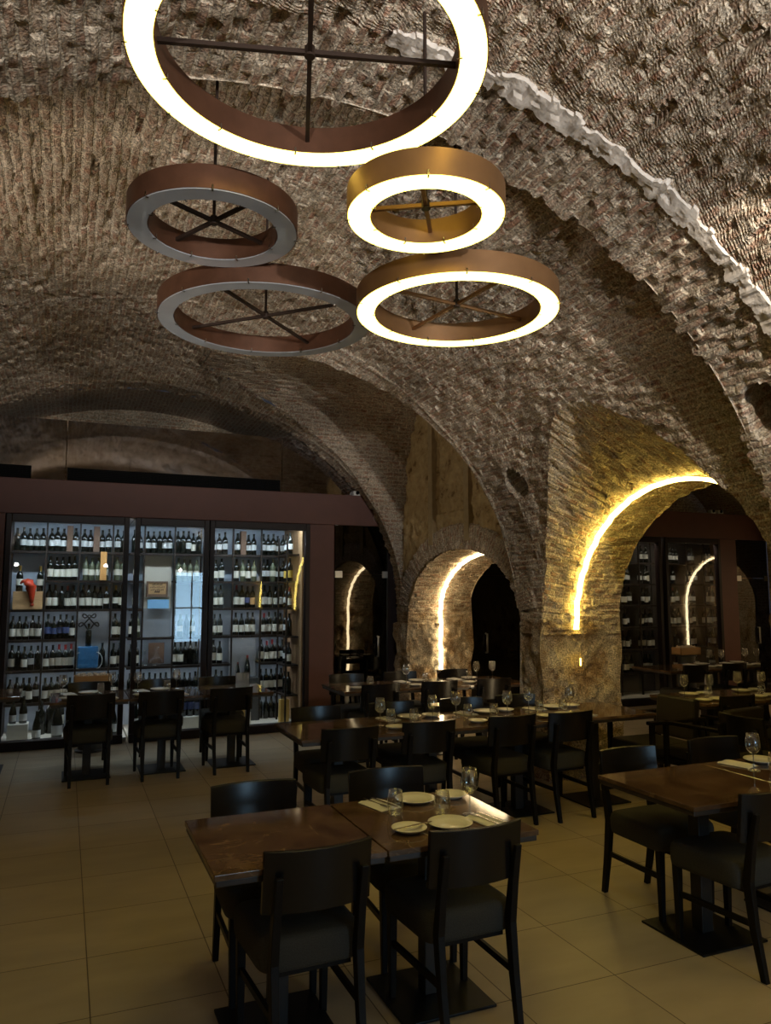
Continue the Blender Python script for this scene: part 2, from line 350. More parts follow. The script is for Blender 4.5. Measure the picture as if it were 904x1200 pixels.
XW=4.2; XB=5.1                      # faces of the thick wall between the two halls
P1=dict(c=1.15,a=2.9,z0=1.57,b=2.58,n=2.); YR=3.3
P3=dict(c=.90,a=3.30,z0=1.60,b=2.68,n=2.0)
ARCHES=[dict(yc=4.75,a=1.38,z0=1.4,b=1.3,sl=.5,n=2.,zone=None),
        dict(yc=1.5,a=1.3,z0=1.4,b=1.3,sl=.45,n=2.,zone=None)]
NICHE=dict(yc=7.82,a=1.33,z0=1.5,b=.76,sl=0.,n=2.)
CROSS=dict(yc=7.95,a=1.40,z0=1.6,b=2.66,sl=0.,n=3.5)
def main_z(p,x): return p['z0']+p['b']*np.clip(1-np.abs((x-p['c'])/p['a'])**p['n'],0,1)**(1/p['n'])
def arch_z(q,y,x=4.57):
    d=np.clip(1-np.abs((y-q['yc'])/q['a'])**q['n'],0,1)**(1/q['n'])
    return q['z0']+(q['b']+q['sl']*np.maximum(0,4.57-x))*d
def trim_x(p,y):
    best=p['c']+p['a']
    for q in ARCHES+[CROSS]:
        if abs(y-q['yc'])<q['a']:
            xs=np.linspace(p['c']+.3,p['c']+p['a'],700); d=main_z(p,xs)-arch_z(q,y,xs); k=np.where(d>=0)[0]
            if len(k) and k[-1]<len(xs)-1: best=min(best,xs[k[-1]+1])
    return best
def main_curve(p):
    th=np.linspace(PI,0,6000); x=p['c']+p['a']*np.sign(np.cos(th))*np.abs(np.cos(th))**(2/p['n']); z=p['z0']+p['b']*np.abs(np.sin(th))**(2/p['n'])
    s=np.concatenate([[0],np.cumsum(np.hypot(np.diff(x),np.diff(z)))]); return x,z,s
HOLES=[((3.87,6.02,2.77),.13,.15),((3.73,3.12,2.78),.18,.14)]
def barrel(S, p, ys, x_from, step, disp=1., ragged=0):
    x,z,s=main_curve(p); s0=np.interp(x_from,x,s); n=int((s[-1]-s0)/step)
    P=np.zeros((len(ys),n,3)); V=np.zeros((len(ys),n)); U=np.zeros_like(V)
    for i,y in enumerate(ys):
        xt=trim_x(p,y); s1=np.interp(xt,x,s)+(.045*float(hsh(np.floor(y/.055),3.,1)) if xt<p['c']+p['a']-.02 else 0); ss=np.linspace(s0,s1,n)
        P[i,:,0]=np.interp(ss,s,x); P[i,:,2]=np.interp(ss,s,z); P[i,:,1]=y; V[i]=ss; U[i]=y
    if ragged: P[...,1]+=np.clip((U-(ragged-.10))/.10,0,1)*hsh(np.floor(V/.052),5.,2)*.07
    H=brick_h(U,V,disp)
    for c,ra,rb in HOLES:
        d=np.sqrt(((P[...,1]-c[1])/rb)**2+((P[...,2]-c[2])/ra)**2+((P[...,0]-c[0])/.35)**2)
        H=H-.55*np.clip((1-d)*4,0,1)*(P[...,0]>3)
    S.grid(P,U,V,H,np.array([p['c'],0,0])*[1,0,0]+np.stack([P[...,0]*0,P[...,1],P[...,0]*0+1.6],-1))

ceil=Surf()
barrel(ceil,P1,np.arange(1.3,YR+.001,.0165),-1.3,.0165,1.,YR)
barrel(ceil,P3,np.arange(YR,9.72,.021),-1.3,.021)
barrel(ceil,P1,np.arange(-3.5,1.35,.12),-2.3,.1)
# far side of the hall (seen by nothing but the light)
for p,ya,yb in ((P1,1.3,YR),(P3,YR,9.7)):
    x,z,s=main_curve(p); ss=np.linspace(0,np.interp(-1.28,x,s),40); ys=np.linspace(ya,yb,30)
    P=np.zeros((30,40,3)); P[...,0]=np.interp(ss,s,x)[None]; P[...,2]=np.interp(ss,s,z)[None]; P[...,1]=ys[:,None]
    ceil.grid(P,np.broadcast_to(ys[:,None],(30,40)),np.broadcast_to(ss[None],(30,40)),np.zeros((30,40)),np.array([p['c'],5,1.6]))
# vault carried on over the wine room
x,z,s=main_curve(P3); ss=np.linspace(0,s[-1],120); ys=np.linspace(9.7,10.9,12)
P=np.zeros((12,120,3)); P[...,0]=np.interp(ss,s,x)[None]; P[...,2]=np.interp(ss,s,z)[None]; P[...,1]=ys[:,None]
ceil.grid(P,np.broadcast_to(ys[:,None],(12,120)),np.broadcast_to(ss[None],(12,120)),np.zeros((12,120)),np.array([.9,10.3,1.6]))
# step where the thicker transverse arch ends
t=np.linspace(0,1,300)
x1,z1,s1=main_curve(P1); x3,z3,s3=main_curve(P3)
A=np.stack([np.interp(t*s1[-1],s1,x1),t*0+YR,np.interp(t*s1[-1],s1,z1)],-1); B=np.stack([np.interp(t*s3[-1],s3,x3),t*0+YR,np.interp(t*s3[-1],s3,z3)],-1)
B[:,2]+=.02
P=np.stack([A,A*.5+B*.5,B],1); ceil.grid(P,np.broadcast_to(t[:,None]*s1[-1],(300,3)).copy(),np.broadcast_to(np.array([0,.06,.12])[None],(300,3)).copy(),np.zeros((300,3)),np.array([.9,8,2.]))
# cross vault over the niche bay
def cross(S, q, p, x_end, ystep, xstep, straight=False, hf=brick_h, x_front=None, seg=160, disp=1.):
    th=np.linspace(0,PI,4000); yy=q['yc']-q['a']*np.sign(np.cos(th))*np.abs(np.cos(th))**(2/q['n']); zz=q['z0']+q['b']*np.abs(np.sin(th))**(2/q['n'])
    s=np.concatenate([[0],np.cumsum(np.hypot(np.diff(yy),np.diff(zz)))]); n=max(8,int(s[-1]/ystep)); ss=np.linspace(0,s[-1],n)
    y=np.interp(ss,s,yy); z=np.interp(ss,s,zz); V=ss+3.
    if straight:
        k=max(3,int(q['z0']/ystep)); zl=np.linspace(0,q['z0'],k,endpoint=False)
        y=np.concatenate([np.full(k,y[0]),y,np.full(k,y[-1])]); V=np.concatenate([3-q['z0']+zl,V,ss[-1]+3+q['z0']-zl[::-1]]); z=np.concatenate([zl,z,zl[::-1]])
    d=(z-q['z0'])/q['b']; d[z<q['z0']]=0
    xs0=np.array([trim_x(p,v) if x_front is None else x_front for v in y])
    if x_front is None: xs0=np.minimum(xs0,XW); xs0[z<q['z0']]=XW
    m=max(3,int((x_end-xs0.min())/xstep)); w=np.linspace(0,1,m)
    X=xs0[:,None]*(1-w)+x_end*w
    Z=z[:,None]+q['sl']*np.maximum(0,4.57-X)*d[:,None]
    P=np.stack([X,np.broadcast_to(y[:,None],X.shape),Z],-1); U=X; VV=np.broadcast_to(V[:,None],X.shape)
    H=hf(U,VV,disp); H=np.where(Z<1.35,stone_h(U,VV,1.),H)
    S.grid(P,U,VV,H,np.array([4.,q['yc'],1.2])*[1,1,1])
cross(ceil,CROSS,P3,XW+.02,.022,.022)
CEIL=ceil.build('ceiling',BRICK)

def front(S, X, ys, zhigh, openings, step, side, hf=brick_h, disp=1., skip=lambda y:False, ztop=None):
    rows=[]
    lo=np.zeros(len(ys))
    for q in openings:
        k=np.abs(ys-q['yc'])<q['a']; lo[k]=np.maximum(lo[k],arch_z(q,ys[k])-.03*hsh(np.floor(ys[k]/.055),2.,6))
    hi=np.array([zhigh(y) for y in ys]); ok=hi>lo+.01
    n=max(3,int(3.0/step)); w=np.linspace(0,1,n)
    Z=lo[:,None]*(1-w)+np.maximum(hi,lo)[:,None]*w; Y=np.broadcast_to(ys[:,None],Z.shape)
    XX=np.where(Y<YR,4.035,X) if X==XW else np.full(Z.shape,X)
    P=np.stack([XX,Y,Z],-1); H=hf(Y,Z,disp); H=np.where(Z<1.35,stone_h(Y,Z,1.),H)
    keep=np.broadcast_to((ok[:-1]&ok[1:])[:,None],(len(ys)-1,n-1)).copy()
    S.grid(P,Y.copy(),Z,H,np.array([X+side*5,5.,1.5]),keep)
def hi_main(y):
    if abs(y-CROSS['yc'])<CROSS['a']: return 1.62
    return 1.62
def edges(ys, qs):
    e=[]
    for q in qs: e += [q['yc']-q['a']-1e-4,q['yc']-q['a']+1e-4,q['yc']+q['a']-1e-4,q['yc']+q['a']+1e-4]
    return np.unique(np.concatenate([ys,e]))
wall=Surf()
front(wall,XW,edges(np.arange(-3.5,9.68,.022),ARCHES+[NICHE]),hi_main,ARCHES+[NICHE],.03,-1)
cross(wall,ARCHES[0],P3,XB,.022,.024,straight=True)
cross(wall,ARCHES[1],P1,XB,.05,.05,straight=True)
cross(wall,NICHE,P3,XB,.022,.022,straight=True,x_front=XW)
front(wall,XB,edges(np.arange(-3.5,9.68,.06),ARCHES+[NICHE]),lambda y:2.85,ARCHES+[NICHE],.08,1,disp=.4)
wall.build('wall_right',BRICK_W)
# plastered lunette over the niche, with its ring of radial bricks and two flat strips round a walled-up window
lun=Surf()
ys=np.arange(6.56,9.36,.022); lo=np.maximum(1.58,np.where(np.abs(ys-NICHE['yc'])<NICHE['a'],arch_z(NICHE,ys),0)); hi=arch_z(CROSS,ys)+.03
w=np.linspace(0,1,110); Z=lo[:,None]*(1-w)+np.maximum(hi,lo)[:,None]*w; Y=np.broadcast_to(ys[:,None],Z.shape)
H=.05*(vnoise(Y/.12,Z/.1,3)-.5)+.03*(vnoise(Y/.04,Z/.04,4)-.5)
H=H-.05*((np.abs(Y-7.98)<.40)&(Z>2.72))
lun.grid(np.stack([np.full(Z.shape,XW),Y,Z],-1),Y.copy(),Z,H,np.array([0,8,2.]))
lun.build('wall_lunette',PLASTER)
rg=Surf(); th=np.linspace(.10,PI-.10,150); rr=np.linspace(0,.30,16)
T,R=np.meshgrid(th,rr,indexing='ij'); Y=NICHE['yc']-(NICHE['a']+R)*np.cos(T); Z=NICHE['z0']+(NICHE['b']+R)*np.sin(T)
H=.012+.03*(vnoise(T/.035,R/.3,2)-.5)+.02*(vnoise(T/.02,R/.03,4)-.5); H[:,-1]-=.03
rg.grid(np.stack([np.full(Y.shape,XW-.02),Y,Z],-1),R+.02,T*1.35,H,np.array([0,8,2.])); rg.build('trim_1',BRICK)
b=MB(); b.box(XW-.045,XW+.03,8.38,8.49,2.34,4.10); b.box(XW-.045,XW+.03,7.46,7.57,2.34,4.2); b.build('trim_2',simple('worn_render',(.36,.27,.15),.95,var=.3,scale=14,bump=.5)); structure(bpy.data.objects['trim_2'])
# limewashed course across the near vault
YS=2.80; st=Surf(); x,z,s=main_curve(P1); ss=np.arange(np.interp(1.2,x,s),s[-1],.0165); ys=np.arange(YS-.085,YS+.086,.0165)
P=np.zeros((len(ys),len(ss),3)); P[...,0]=np.interp(ss,s,x)[None]; P[...,2]=np.interp(ss,s,z)[None]; P[...,1]=ys[:,None]
V=np.broadcast_to(ss[None],P.shape[:2]); U=np.broadcast_to(ys[:,None],P.shape[:2])
H=brick_h(U,V)*.7+.018+.014*(vnoise(V/.05,U/.3,12)-.5); H[0]-=.05; H[-1]-=.05
H-=.06*(np.abs(U-YS)>(.06+.045*(vnoise(V/.07,V*0,14)-.5)))
st.grid(P,U.copy(),V.copy(),H,np.stack([P[...,0]*0+.9,P[...,1],P[...,0]*0+1.6],-1)); st.build('trim_3',WHITE_BRICK)

# ------------------------------------------------------------------ plain shell of the two halls
b=MB(); b.box(-2.6,13,-3.6,11,-.1,0); structure(b.build('floor',FLOOR))
def uvwall(name, mat, X=None, Y=None, a=0, b_=1, h=4.4, side=1, z0=0):
    s=Surf(); u=np.linspace(a,b_,40); zz=np.linspace(z0,h,30); U,Z=np.meshgrid(u,zz,indexing='ij')
    P=np.stack([np.full(U.shape,X),U,Z],-1) if X is not None else np.stack([U,np.full(U.shape,Y),Z],-1)
    t=np.array([X+side,(a+b_)/2,1.5]) if X is not None else np.array([(a+b_)/2,Y+side,1.5])
    s.grid(P,U,Z,np.zeros(U.shape),t); return s.build(name,mat)
uvwall('wall_left',BRICK_W,X=-2.4,a=YR,b_=9.65,h=1.7,side=1); uvwall('wall_left',BRICK_W,X=-1.75,a=-3.5,b_=YR,h=1.6,side=1); uvwall('wall_left',BRICK_W,Y=YR,a=-2.4,b_=-1.75,h=1.7,side=1)
uvwall('wall_back',BRICK_W,Y=10.9,a=-2.5,b_=11.4,h=4.5,side=-1)
uvwall('wall_front',BRICK_W,Y=-3.5,a=-2.5,b_=11.4,h=4.5,side=1)
# second hall: vault and far wall with its own lit niche
h2=Surf(); p2=dict(c=8.2,a=3.12,z0=2.8,b=1.5,n=2.); x,z,s=main_curve(p2); ss=np.linspace(0,s[-1],110); ys=np.arange(-3.5,10.9,.1)
P=np.zeros((len(ys),110,3)); P[...,0]=np.interp(ss,s,x)[None]; P[...,2]=np.interp(ss,s,z)[None]; P[...,1]=ys[:,None]
h2.grid(P,np.broadcast_to(ys[:,None],P.shape[:2]).copy(),np.broadcast_to(ss[None],P.shape[:2]).copy(),brick_h(P[...,1],np.broadcast_to(ss[None],P.shape[:2]),.6),np.array([8.2,4,1.6])); h2.build('ceiling_far',BRICK)
FARN=dict(yc=8.3,a=1.05,z0=1.5,b=1.0,sl=0.,n=2.)
h3=Surf(); front(h3,11.3,edges(np.arange(-3.5,9.68,.08),[FARN]),lambda y:2.85,[FARN],.08,-1,disp=.5); cross(h3,FARN,p2,12.3,.05,.05,straight=True,x_front=11.3)
h3.build('wall_far',BRICK_W)
uvwall('wall_niche',BRICK_W,X=12.3,a=7.0,b_=9.6,h=3,side=-1)

# ------------------------------------------------------------------ LED strips following the middle of each arch
def led(q, xm, name, label, mat, z_from=0.1, upto=1., off=.045, w=.036, both=True):
    th=np.linspace(0,PI,60); pts=[]
    y=q['yc']+q['a']*np.cos(th); z=q['z0']+(q['b'])*np.sin(th)
    far=[(q['yc']+q['a'],zz) for zz in np.linspace(z_from,q['z0'],14,endpoint=False)]
    near=[(q['yc']-q['a'],zz) for zz in np.linspace(q['z0'],z_from,14)[1:]]
    path=far+list(zip(y,z))+near
    m=MB(); prev=None; vs=[]; fs=[]
    for i,(yy,zz) in enumerate(path):
        d=Vector((q['yc']-yy, max(0,q['z0']-zz)*0+(q['z0']-zz if zz>q['z0'] else 0)))
        d=d.normalized(); wob=.006*math.sin(i*1.7)+.004*math.sin(i*3.1)
        for dx,dd in ((-w/2,off-.03),(-w/2,off),(w/2,off),(w/2,off-.03)): vs.append((xm+dx+wob,yy+d.x*dd,zz+d.y*dd))
    for i in range(len(path)-1):
        for j in range(4): a=i*4+j; c=i*4+(j+1)%4; fs.append((a,c,c+4,a+4))
    m.add(vs,fs); o=m.build(name,mat); return tag(o,label,'light strip')
led(ARCHES[0],4.57,'led_strip','amber LED strip curving over the large arch on the right',LED_Y,z_from=1.42)
led(ARCHES[1],4.57,'led_strip','amber LED strip of the nearest arch, outside the right edge of the photo',LED_Y,z_from=1.42)
led(NICHE,4.64,'led_strip','warm white LED strip curving up the small arch at the centre',LED_W,z_from=.08)
led(FARN,11.75,'led_strip','white LED strip in the arch of the far hall',LED_W,z_from=.7)
m=MB(); m.box(4.572,4.580,6.052,6.062,1.06,1.13); tag(m.build('led_strip',LED_D),'short dim amber LED piece low on the stone pier beneath the large lit arch','light strip')

# ------------------------------------------------------------------ ring lamps
def ring_lamp(x,y,z,R,ang,lit,label,top,bars):
    t=thing('ring_lamp',label,'pendant lamp',(x,y,z),ang,'ring lamps hanging from the vault')
    h=.105; r=R-.098; metal=BRONZE if lit=='b' else RUST; n=96
    def band(ra,rb,z0,z1,name,mat):
        m=MB(); m.lathe([(ra,z0),(ra,z1),(rb,z1),(rb,z0),(ra,z0)],n,cap=False); return m.build(name,mat,t,smooth=True,angle=.6)
    band(R,R-.004,.0,h,'outer_band',metal); band(r+.004,r,.0,h,'inner_band',metal); band(R-.004,r+.004,h-.006,h-.002,'top_plate',RUST)
    band(R-.005,r+.005,-.004,.006,'diffuser',DIFF_ON if lit else DIFF_OFF)
    for k in range(2):
        m=MB(); d=Vector((1,0,0)) if k==0 else Vector((0,1,0)); m.bar(d*-r+Vector((0,0,.05)),d*r+Vector((0,0,.05)),.016,.016); m.build('cross_bar',DARKIRON if lit!='b' else BRONZE,t)
    m=MB(); m.lathe([(.018,.035),(.018,.07),(.010,.08)],12); m.build('hub',DARKIRON,t)
    m=MB(); m.lathe([(.0075,.06),(.0075,top-z)],8); m.build('rod',DARKIRON,t)
    nb=16 if R<.5 else 20
    for k in range(nb):
        a=2*PI*(k+.3)/nb; m=MB()
        q,dq=((R,1),(r,-1))[k%2]; c=Vector((math.cos(a),math.sin(a),0)); d=Vector((-c.y,c.x,0))*.003
        pr=[(q-dq*.012,-.004),(q-dq*.012,-.008),(q+dq*.006,-.008),(q+dq*.006,.014),(q+dq*.002,.014),(q+dq*.002,-.004)]
        A=[c*u+Vector((0,0,z_))-d for u,z_ in pr]; B=[c*u+Vector((0,0,z_))+d for u,z_ in pr]
        m.add(A+B,[tuple(range(6)),tuple(range(11,5,-1))]+[(i,i+6,(i+1)%6+6,(i+1)%6) for i in range(6)])
        m.build('clip',STEEL,t)
    return t
def ringat(k,X,Y,R,dz,ang,lit,label):
    x,y,z=X*dz,Y*dz,1.75+dz; top=float(main_z(P1 if y<YR else P3,x))+.02
    ring_lamp(x,y,z,R*dz,math.radians(ang),lit,label,top,None)
ringat(1,.39,1.30,.34,1.75,164,'r','largest-looking lit ring lamp with yellow-white glow, nearest the viewer at the top')
ringat(2,.34,2.04,.232,1.68,117.6,'','small unlit ring lamp with grey underside and brown band, upper left')
ringat(3,.65,2.70,.39,1.6,134.8,'','large unlit ring lamp with grey underside, lowest on the left')
ringat(4,.85,1.74,.212,1.5,59,'b','small lit ring lamp with golden band, just under the largest lit one')
ringat(5,1.26,2.33,.362,1.45,97.4,'b','large lit ring lamp with coppery band, lowest on the right')

# ------------------------------------------------------------------ wine wall
YW=9.65
def box_obj(name,x0,x1,y0,y1,z0,z1,mat,parent=None,bevel=0.):
    m=MB(); m.box(x0,x1,y0,y1,z0,z1); return m.build(name,mat,parent,bevel=bevel)
def struct_box(name,*a,**k): return structure(box_obj(name,*a,**k))
struct_box('trim_4',-2.4,4.12,9.58,9.74,2.66,3.07,TERRA,bevel=.006)          # fascia beam
struct_box('trim_5',2.96,3.30,9.60,9.74,0,2.66,TERRA,bevel=.006)             # terracotta pilaster
struct_box('trim_6',-2.4,-.66,9.60,9.74,0,2.66,TERRA,bevel=.006)
struct_box('trim_7',4.08,4.26,9.60,9.75,0,2.66,FRAMEWOOD)
struct_box('trim_8',7.0,11.4,9.58,9.74,2.66,3.09,TERRA,bevel=.006)
struct_box('trim_9',10.18,10.54,9.60,9.74,0,2.66,TERRA,bevel=.006)
struct_box('trim_10',5.1,7.0,9.58,9.74,2.45,3.09,TERRA,bevel=.006)
SH=[2.27,1.91,1.55,1.18,.81,.42,.05]
BX=[-.62,-.23,.155,.545,.935,1.32,1.70,2.09,2.48,2.87]
def cabinet(label,x0,x1,xi0,xi1,bays,light,skip,yb=10.62,ys=10.30,back=BACKP,ends=(0,0)):
    t=thing('wine_cabinet',label,'wine cabinet',((x0+x1)/2,YW,0)); ox=(x0+x1)/2
    def B(name,a,b_,c,d,e,f,mat,par=t,bv=0): return box_obj(name,a-ox,b_-ox,c-YW,d-YW,e,f,mat,par,bv)
    m=MB(); f=.075
    for a in ((x0-f+.015,x0,9.60,9.70,.10,2.66),(x1,x1+f-.015,9.60,9.70,.10,2.66),(x0,x1,9.60,9.70,2.57,2.66),(x0-f+.015,x1+f-.015,9.57,9.72,0,.10)):
        m.box(a[0]-ox,a[1]-ox,a[2]-YW,a[3]-YW,a[4],a[5])
    m.build('frame',FRAMEWOOD,t,bevel=.006)
    B('glass_pane',x0,x1,9.642,9.650,.10,2.61,PANE)
    B('back_panel',xi0,xi1,yb,yb+.02,0.02,2.66,back)
    B('cabinet_floor',xi0,xi1,9.70,yb,0.0,.05,BEIGEP); B('cabinet_ceiling',xi0,xi1,9.72,yb,2.64,2.66,WHITEP)
    if light: B('light_bar',x0+.03,x1-.03,9.725,9.785,2.63,2.637,light)
    for r,zs in enumerate(SH[:-1]):
        k=0
        while k<len(bays)-1:
            if (r,k) in skip: k+=1; continue
            e=k
            while e+1<len(bays)-1 and (r,e+1) not in skip: e+=1
            m=MB(); m.prism([(ys-YW,zs-.030),(ys-YW+.010,zs-.030),(ys-YW+.010,zs-.018),(yb-YW,zs-.018),(yb-YW,zs),(ys-YW,zs)],'x',bays[k]-ox,bays[e+1]-ox); m.build('shelf',SHELFM,t)
            if light is CABL and r>=2: B('shelf_fill',bays[k]+.02,bays[e+1]-.02,ys+.02,ys+.045,zs-.0215,zs-.018,CABS)  # hidden strip added to brighten the lower shelves
            k=e+1
    for xx in bays[1:-1]: B('upright',xx-.010,xx+.010,ys-.01,ys+.02,.05,2.64,SHELFM)
    if ends[0]: B('end_panel',xi0-.02,xi0,9.70,yb,0,2.66,SHELFM)
    if ends[1]: B('end_panel',xi1,xi1+.02,9.72,yb,0,2.66,simple('warm_end_panel',(.30,.17,.08),.6) if 'warm_end_panel' not in MATS else MATS['warm_end_panel'])
    return t
CAB_SKIP={(1,0),(4,2-2)} 
CL=cabinet('left wine cabinet, widest glass front with lit bottle shelves',-.59,.63,-.62,.74,BX[0:4]+[.74],CABL,{(1,0),(3,2)},ends=(1,0))
CM=cabinet('middle wine cabinet, narrow glass front with carved plaque',.82,1.585,.76,1.70,[.76,.935,1.32,1.70],CABL,{(1,1),(2,1),(2,2)})
CR=cabinet('right wine cabinet beside the terracotta pillar',1.715,2.905,1.72,2.89,[1.72]+BX[7:10],CABL,{(4,1)},ends=(0,1))
BX2=[7.66,8.05,8.45,8.83]; BX3=[9.07,9.33,9.72,10.14]
GREYD=simple('dark_grey_back_panel',(.07,.06,.055),.5)
cabinet('dim wine cabinet in the far hall just right of the stone pier',7.6,8.85,7.62,9.58,[8.18,8.62,9.05,9.48],CABD,set(),back=GREYD,ends=(1,0))  # its bar light is added fill
cabinet('dim wine cabinet in the far hall left of its terracotta pillar',9.05,10.13,9.60,11.0,[9.70,10.12,10.52,10.96],CABD,set(),back=GREYD,ends=(0,1))

# bottles
BPROF={'n':[(.0,.0),(.034,.0),(.0375,.004),(.0375,.185),(.034,.205),(.020,.228),(.0145,.24),(.0140,.288),(.0155,.290),(.0155,.298),(.012,.30)],
       'u':[(.0,.0),(.038,.0),(.042,.004),(.042,.13),(.036,.17),(.024,.215),(.0155,.25),(.0140,.288),(.0155,.290),(.0155,.298),(.012,.30)]}
MESHC={}
def lathe_mesh(key,name,prof,mat,n=14,cap=True):
    if key not in MESHC:
        m=MB(); m.lathe(prof,n,cap=cap); o=m.build(name,mat,smooth=True,angle=.9); MESHC[key]=o.data; bpy.data.objects.remove(o)
    return MESHC[key]
def ob(name,me,parent=None,loc=(0,0,0),rz=0,sc=1):
    o=bpy.data.objects.new(name,me); COL.objects.link(o); o.location=loc; o.rotation_euler=(0,0,rz)
    if sc!=1: o.scale=(sc,)*3
    if parent: o.parent=parent
    return o
def bottle(x,y,z,style,label,group,sc=1.):
    pale=style=='w'; shape='u' if style in 'mM' else 'n'
    o=ob('wine_bottle',lathe_mesh((shape,pale),'wine_bottle',BPROF[shape],GREENB if pale else BOTTLE),None,(x,y,z),random.uniform(0,6),sc*random.uniform(.94,1.04))
    tag(o,label,'bottle',group)
    lab={'d':'d','c':'c','b':'b','r':'c','g':'c','w':'c','m':'d','M':None,'k':None,'o':'o','y':'y'}[style]
    if lab:
        h=(.07,.145) if style in 'dbwg' else (.045,.14); r=BPROF[shape][3][0]+.0008; t=(h[0],h[1]) if shape=='n' else (.03,.105)
        ob('bottle_label',lathe_mesh((shape,lab,style in 'dbwg'),'bottle_label',[(r,t[0]),(r,t[1])],LABELS[lab],14,False),o)
    cap={'r':'r','g':'g','M':'r'}.get(style)
    if cap: ob('capsule',lathe_mesh(('cap',cap),'capsule',[(.0152,.238),(.0150,.289),(.0163,.290),(.0163,.300),(.0,.3012)],CAPS[cap],10,False),o)
    return o
SNAME0={'d':'dark wine bottle with white label','c':'dark wine bottle with tall cream label','b':'dark wine bottle with blue label','r':'red-capped wine bottle with cream label','g':'gold-capped wine bottle with cream label',
       'w':'pale green wine bottle with cream label','k':'plain black wine bottle','M':'red-capped magnum bottle','m':'big-bellied bottle with white label','o':'wine bottle with orange label','y':'bottle with yellow label'}
SNAME=SNAME0
RN=['top shelf','second shelf','third shelf','fourth shelf','fifth shelf','sixth shelf','bottom shelf']
BAYN=['first bay, left cabinet','second bay, left cabinet','third bay, left cabinet','last bay, left cabinet','second bay, middle cabinet','last bay, middle cabinet','first bay, right cabinet','second bay, right cabinet','last bay, right cabinet']
ROWS=[['kdddd','ddd#d','dd#dd','dk','ddkdd','kkdck','ddd','d#dd','ddddd'],
      ['','ccccc','wwww','ww','','wwww','cc','cwcw','ddwdd'],
      ['','cckrc','ccccg','gc','','','cc','rcbo','cccc'],
      ['ccccc','bbbbc','','cc','','wkw','cc','cccc','rccc'],
      ['ckcdk','ccrrr','...k','cc','','cckkk','cc','','crrcd'],
      ['kkdcd','ccccc','kk','cc','kkkkk','kkkkk','kkk','','ccccc'],
      ['','','','','','','','','kkkkk']]
UNIQ={}
def put_bays(rows,bx,names,group,lo=0,y0=10.42):
    for r,row in enumerate(rows):
        for k,st in enumerate(row):
            if not st: continue
            a,b_=bx[k],bx[k+1]; n=len(st); tot=sum(c not in '.' for c in st)
            pitch=min(.078,(b_-a-.03)/n); x0=(a+b_)/2-pitch*(n-1)/2; seen=0
            for j,c in enumerate(st):
                if c=='.': continue
                x=x0+pitch*j+random.uniform(-.003,.003); seen+=1
                if c=='#':
                    tag(box_obj('carton',x-.036,x+.036,y0-.04,y0+.06,SH[r],SH[r]+.33,CARDB),f'brown cardboard bottle carton, {RN[r]}, {names[k]}','box','cardboard bottle cartons'); continue
                bottle(x,y0+random.uniform(-.03,.03),SH[r],c,f'{SNAME[c]}, {ORD[seen-1]} from left, {RN[r]}, {names[k]}',group)
BXB=[-.62,-.23,.155,.545,.76,1.32,1.70,2.09,2.48,2.87]
BXM=[BX[0],BX[1],BX[2],.555,.93,1.32,1.70,2.09,2.48,2.87]
def split_rows():
    names=BAYN; put_bays([[r[0],r[1],r[2]] for r in ROWS],BX[0:4],names[0:3],'bottles in the left wine cabinet')
    put_bays([[r[3]] for r in ROWS],[.555,.735],names[3:4],'bottles in the left wine cabinet')
    put_bays([[r[4],r[5]] for r in ROWS],[.935,1.32,1.69],names[4:6],'bottles in the middle wine cabinet')
    put_bays([['kd'],['w'],['c'],['cw'],['kc'],['kk'],['']],[.77,.93],['first bay, middle cabinet'],'bottles in the middle wine cabinet')
    put_bays([[r[6],r[7],r[8]] for r in ROWS],[1.74,2.09,2.48,2.87],names[6:9],'bottles in the right wine cabinet')
split_rows()
# far hall bottles
put_bays([['dd','ddd','dd'],['kd','cdd','ddc'],['cc','ccd','dcd'],['d','cd','cdd'],['kk','ccd','cccc'],['cc','ccd','ddd'],['','','']],[8.18,8.62,9.05,9.48],['first bay, far-hall cabinet','second bay, far-hall cabinet','third bay, far-hall cabinet'],'bottles in the far hall')
put_bays([['ddd','dd','kdd'],['d','ccd','ccd'],['rd','dd','ccc'],['ccc','cd','ccdd'],['kd','cc','dcc'],['cd','cc','dd'],['','','']],[9.72,10.12,10.52,10.94],['fourth bay, far-hall cabinet','fifth bay, far-hall cabinet','sixth bay, far-hall cabinet'],'bottles in the far hall')
# side shelves at the right end of the right cabinet
sh=thing('side_rack','narrow side rack of shelves at the right end of the right wine cabinet','rack',(2.80,10.0,0))
m=MB(); m.box(-.10,-.08,-.20,-.18,.05,2.5); m.box(-.10,-.08,.23,.25,.05,2.5); m.build('upright',SHELFM,sh)
for r,zs in enumerate(SH[:-1]):
    box_obj('shelf',-.10,.08,-.18,.23,zs-.018,zs,SHELFM,sh)
    for j,c in enumerate(['dd','yy','rd','kd','cd','kk'][r]):
        bottle(2.78,9.92+.17*j,zs,c,f'{SNAME[c]}, {("front","rear")[j]} one on the {RN[r]}, side rack','bottles on the side rack')
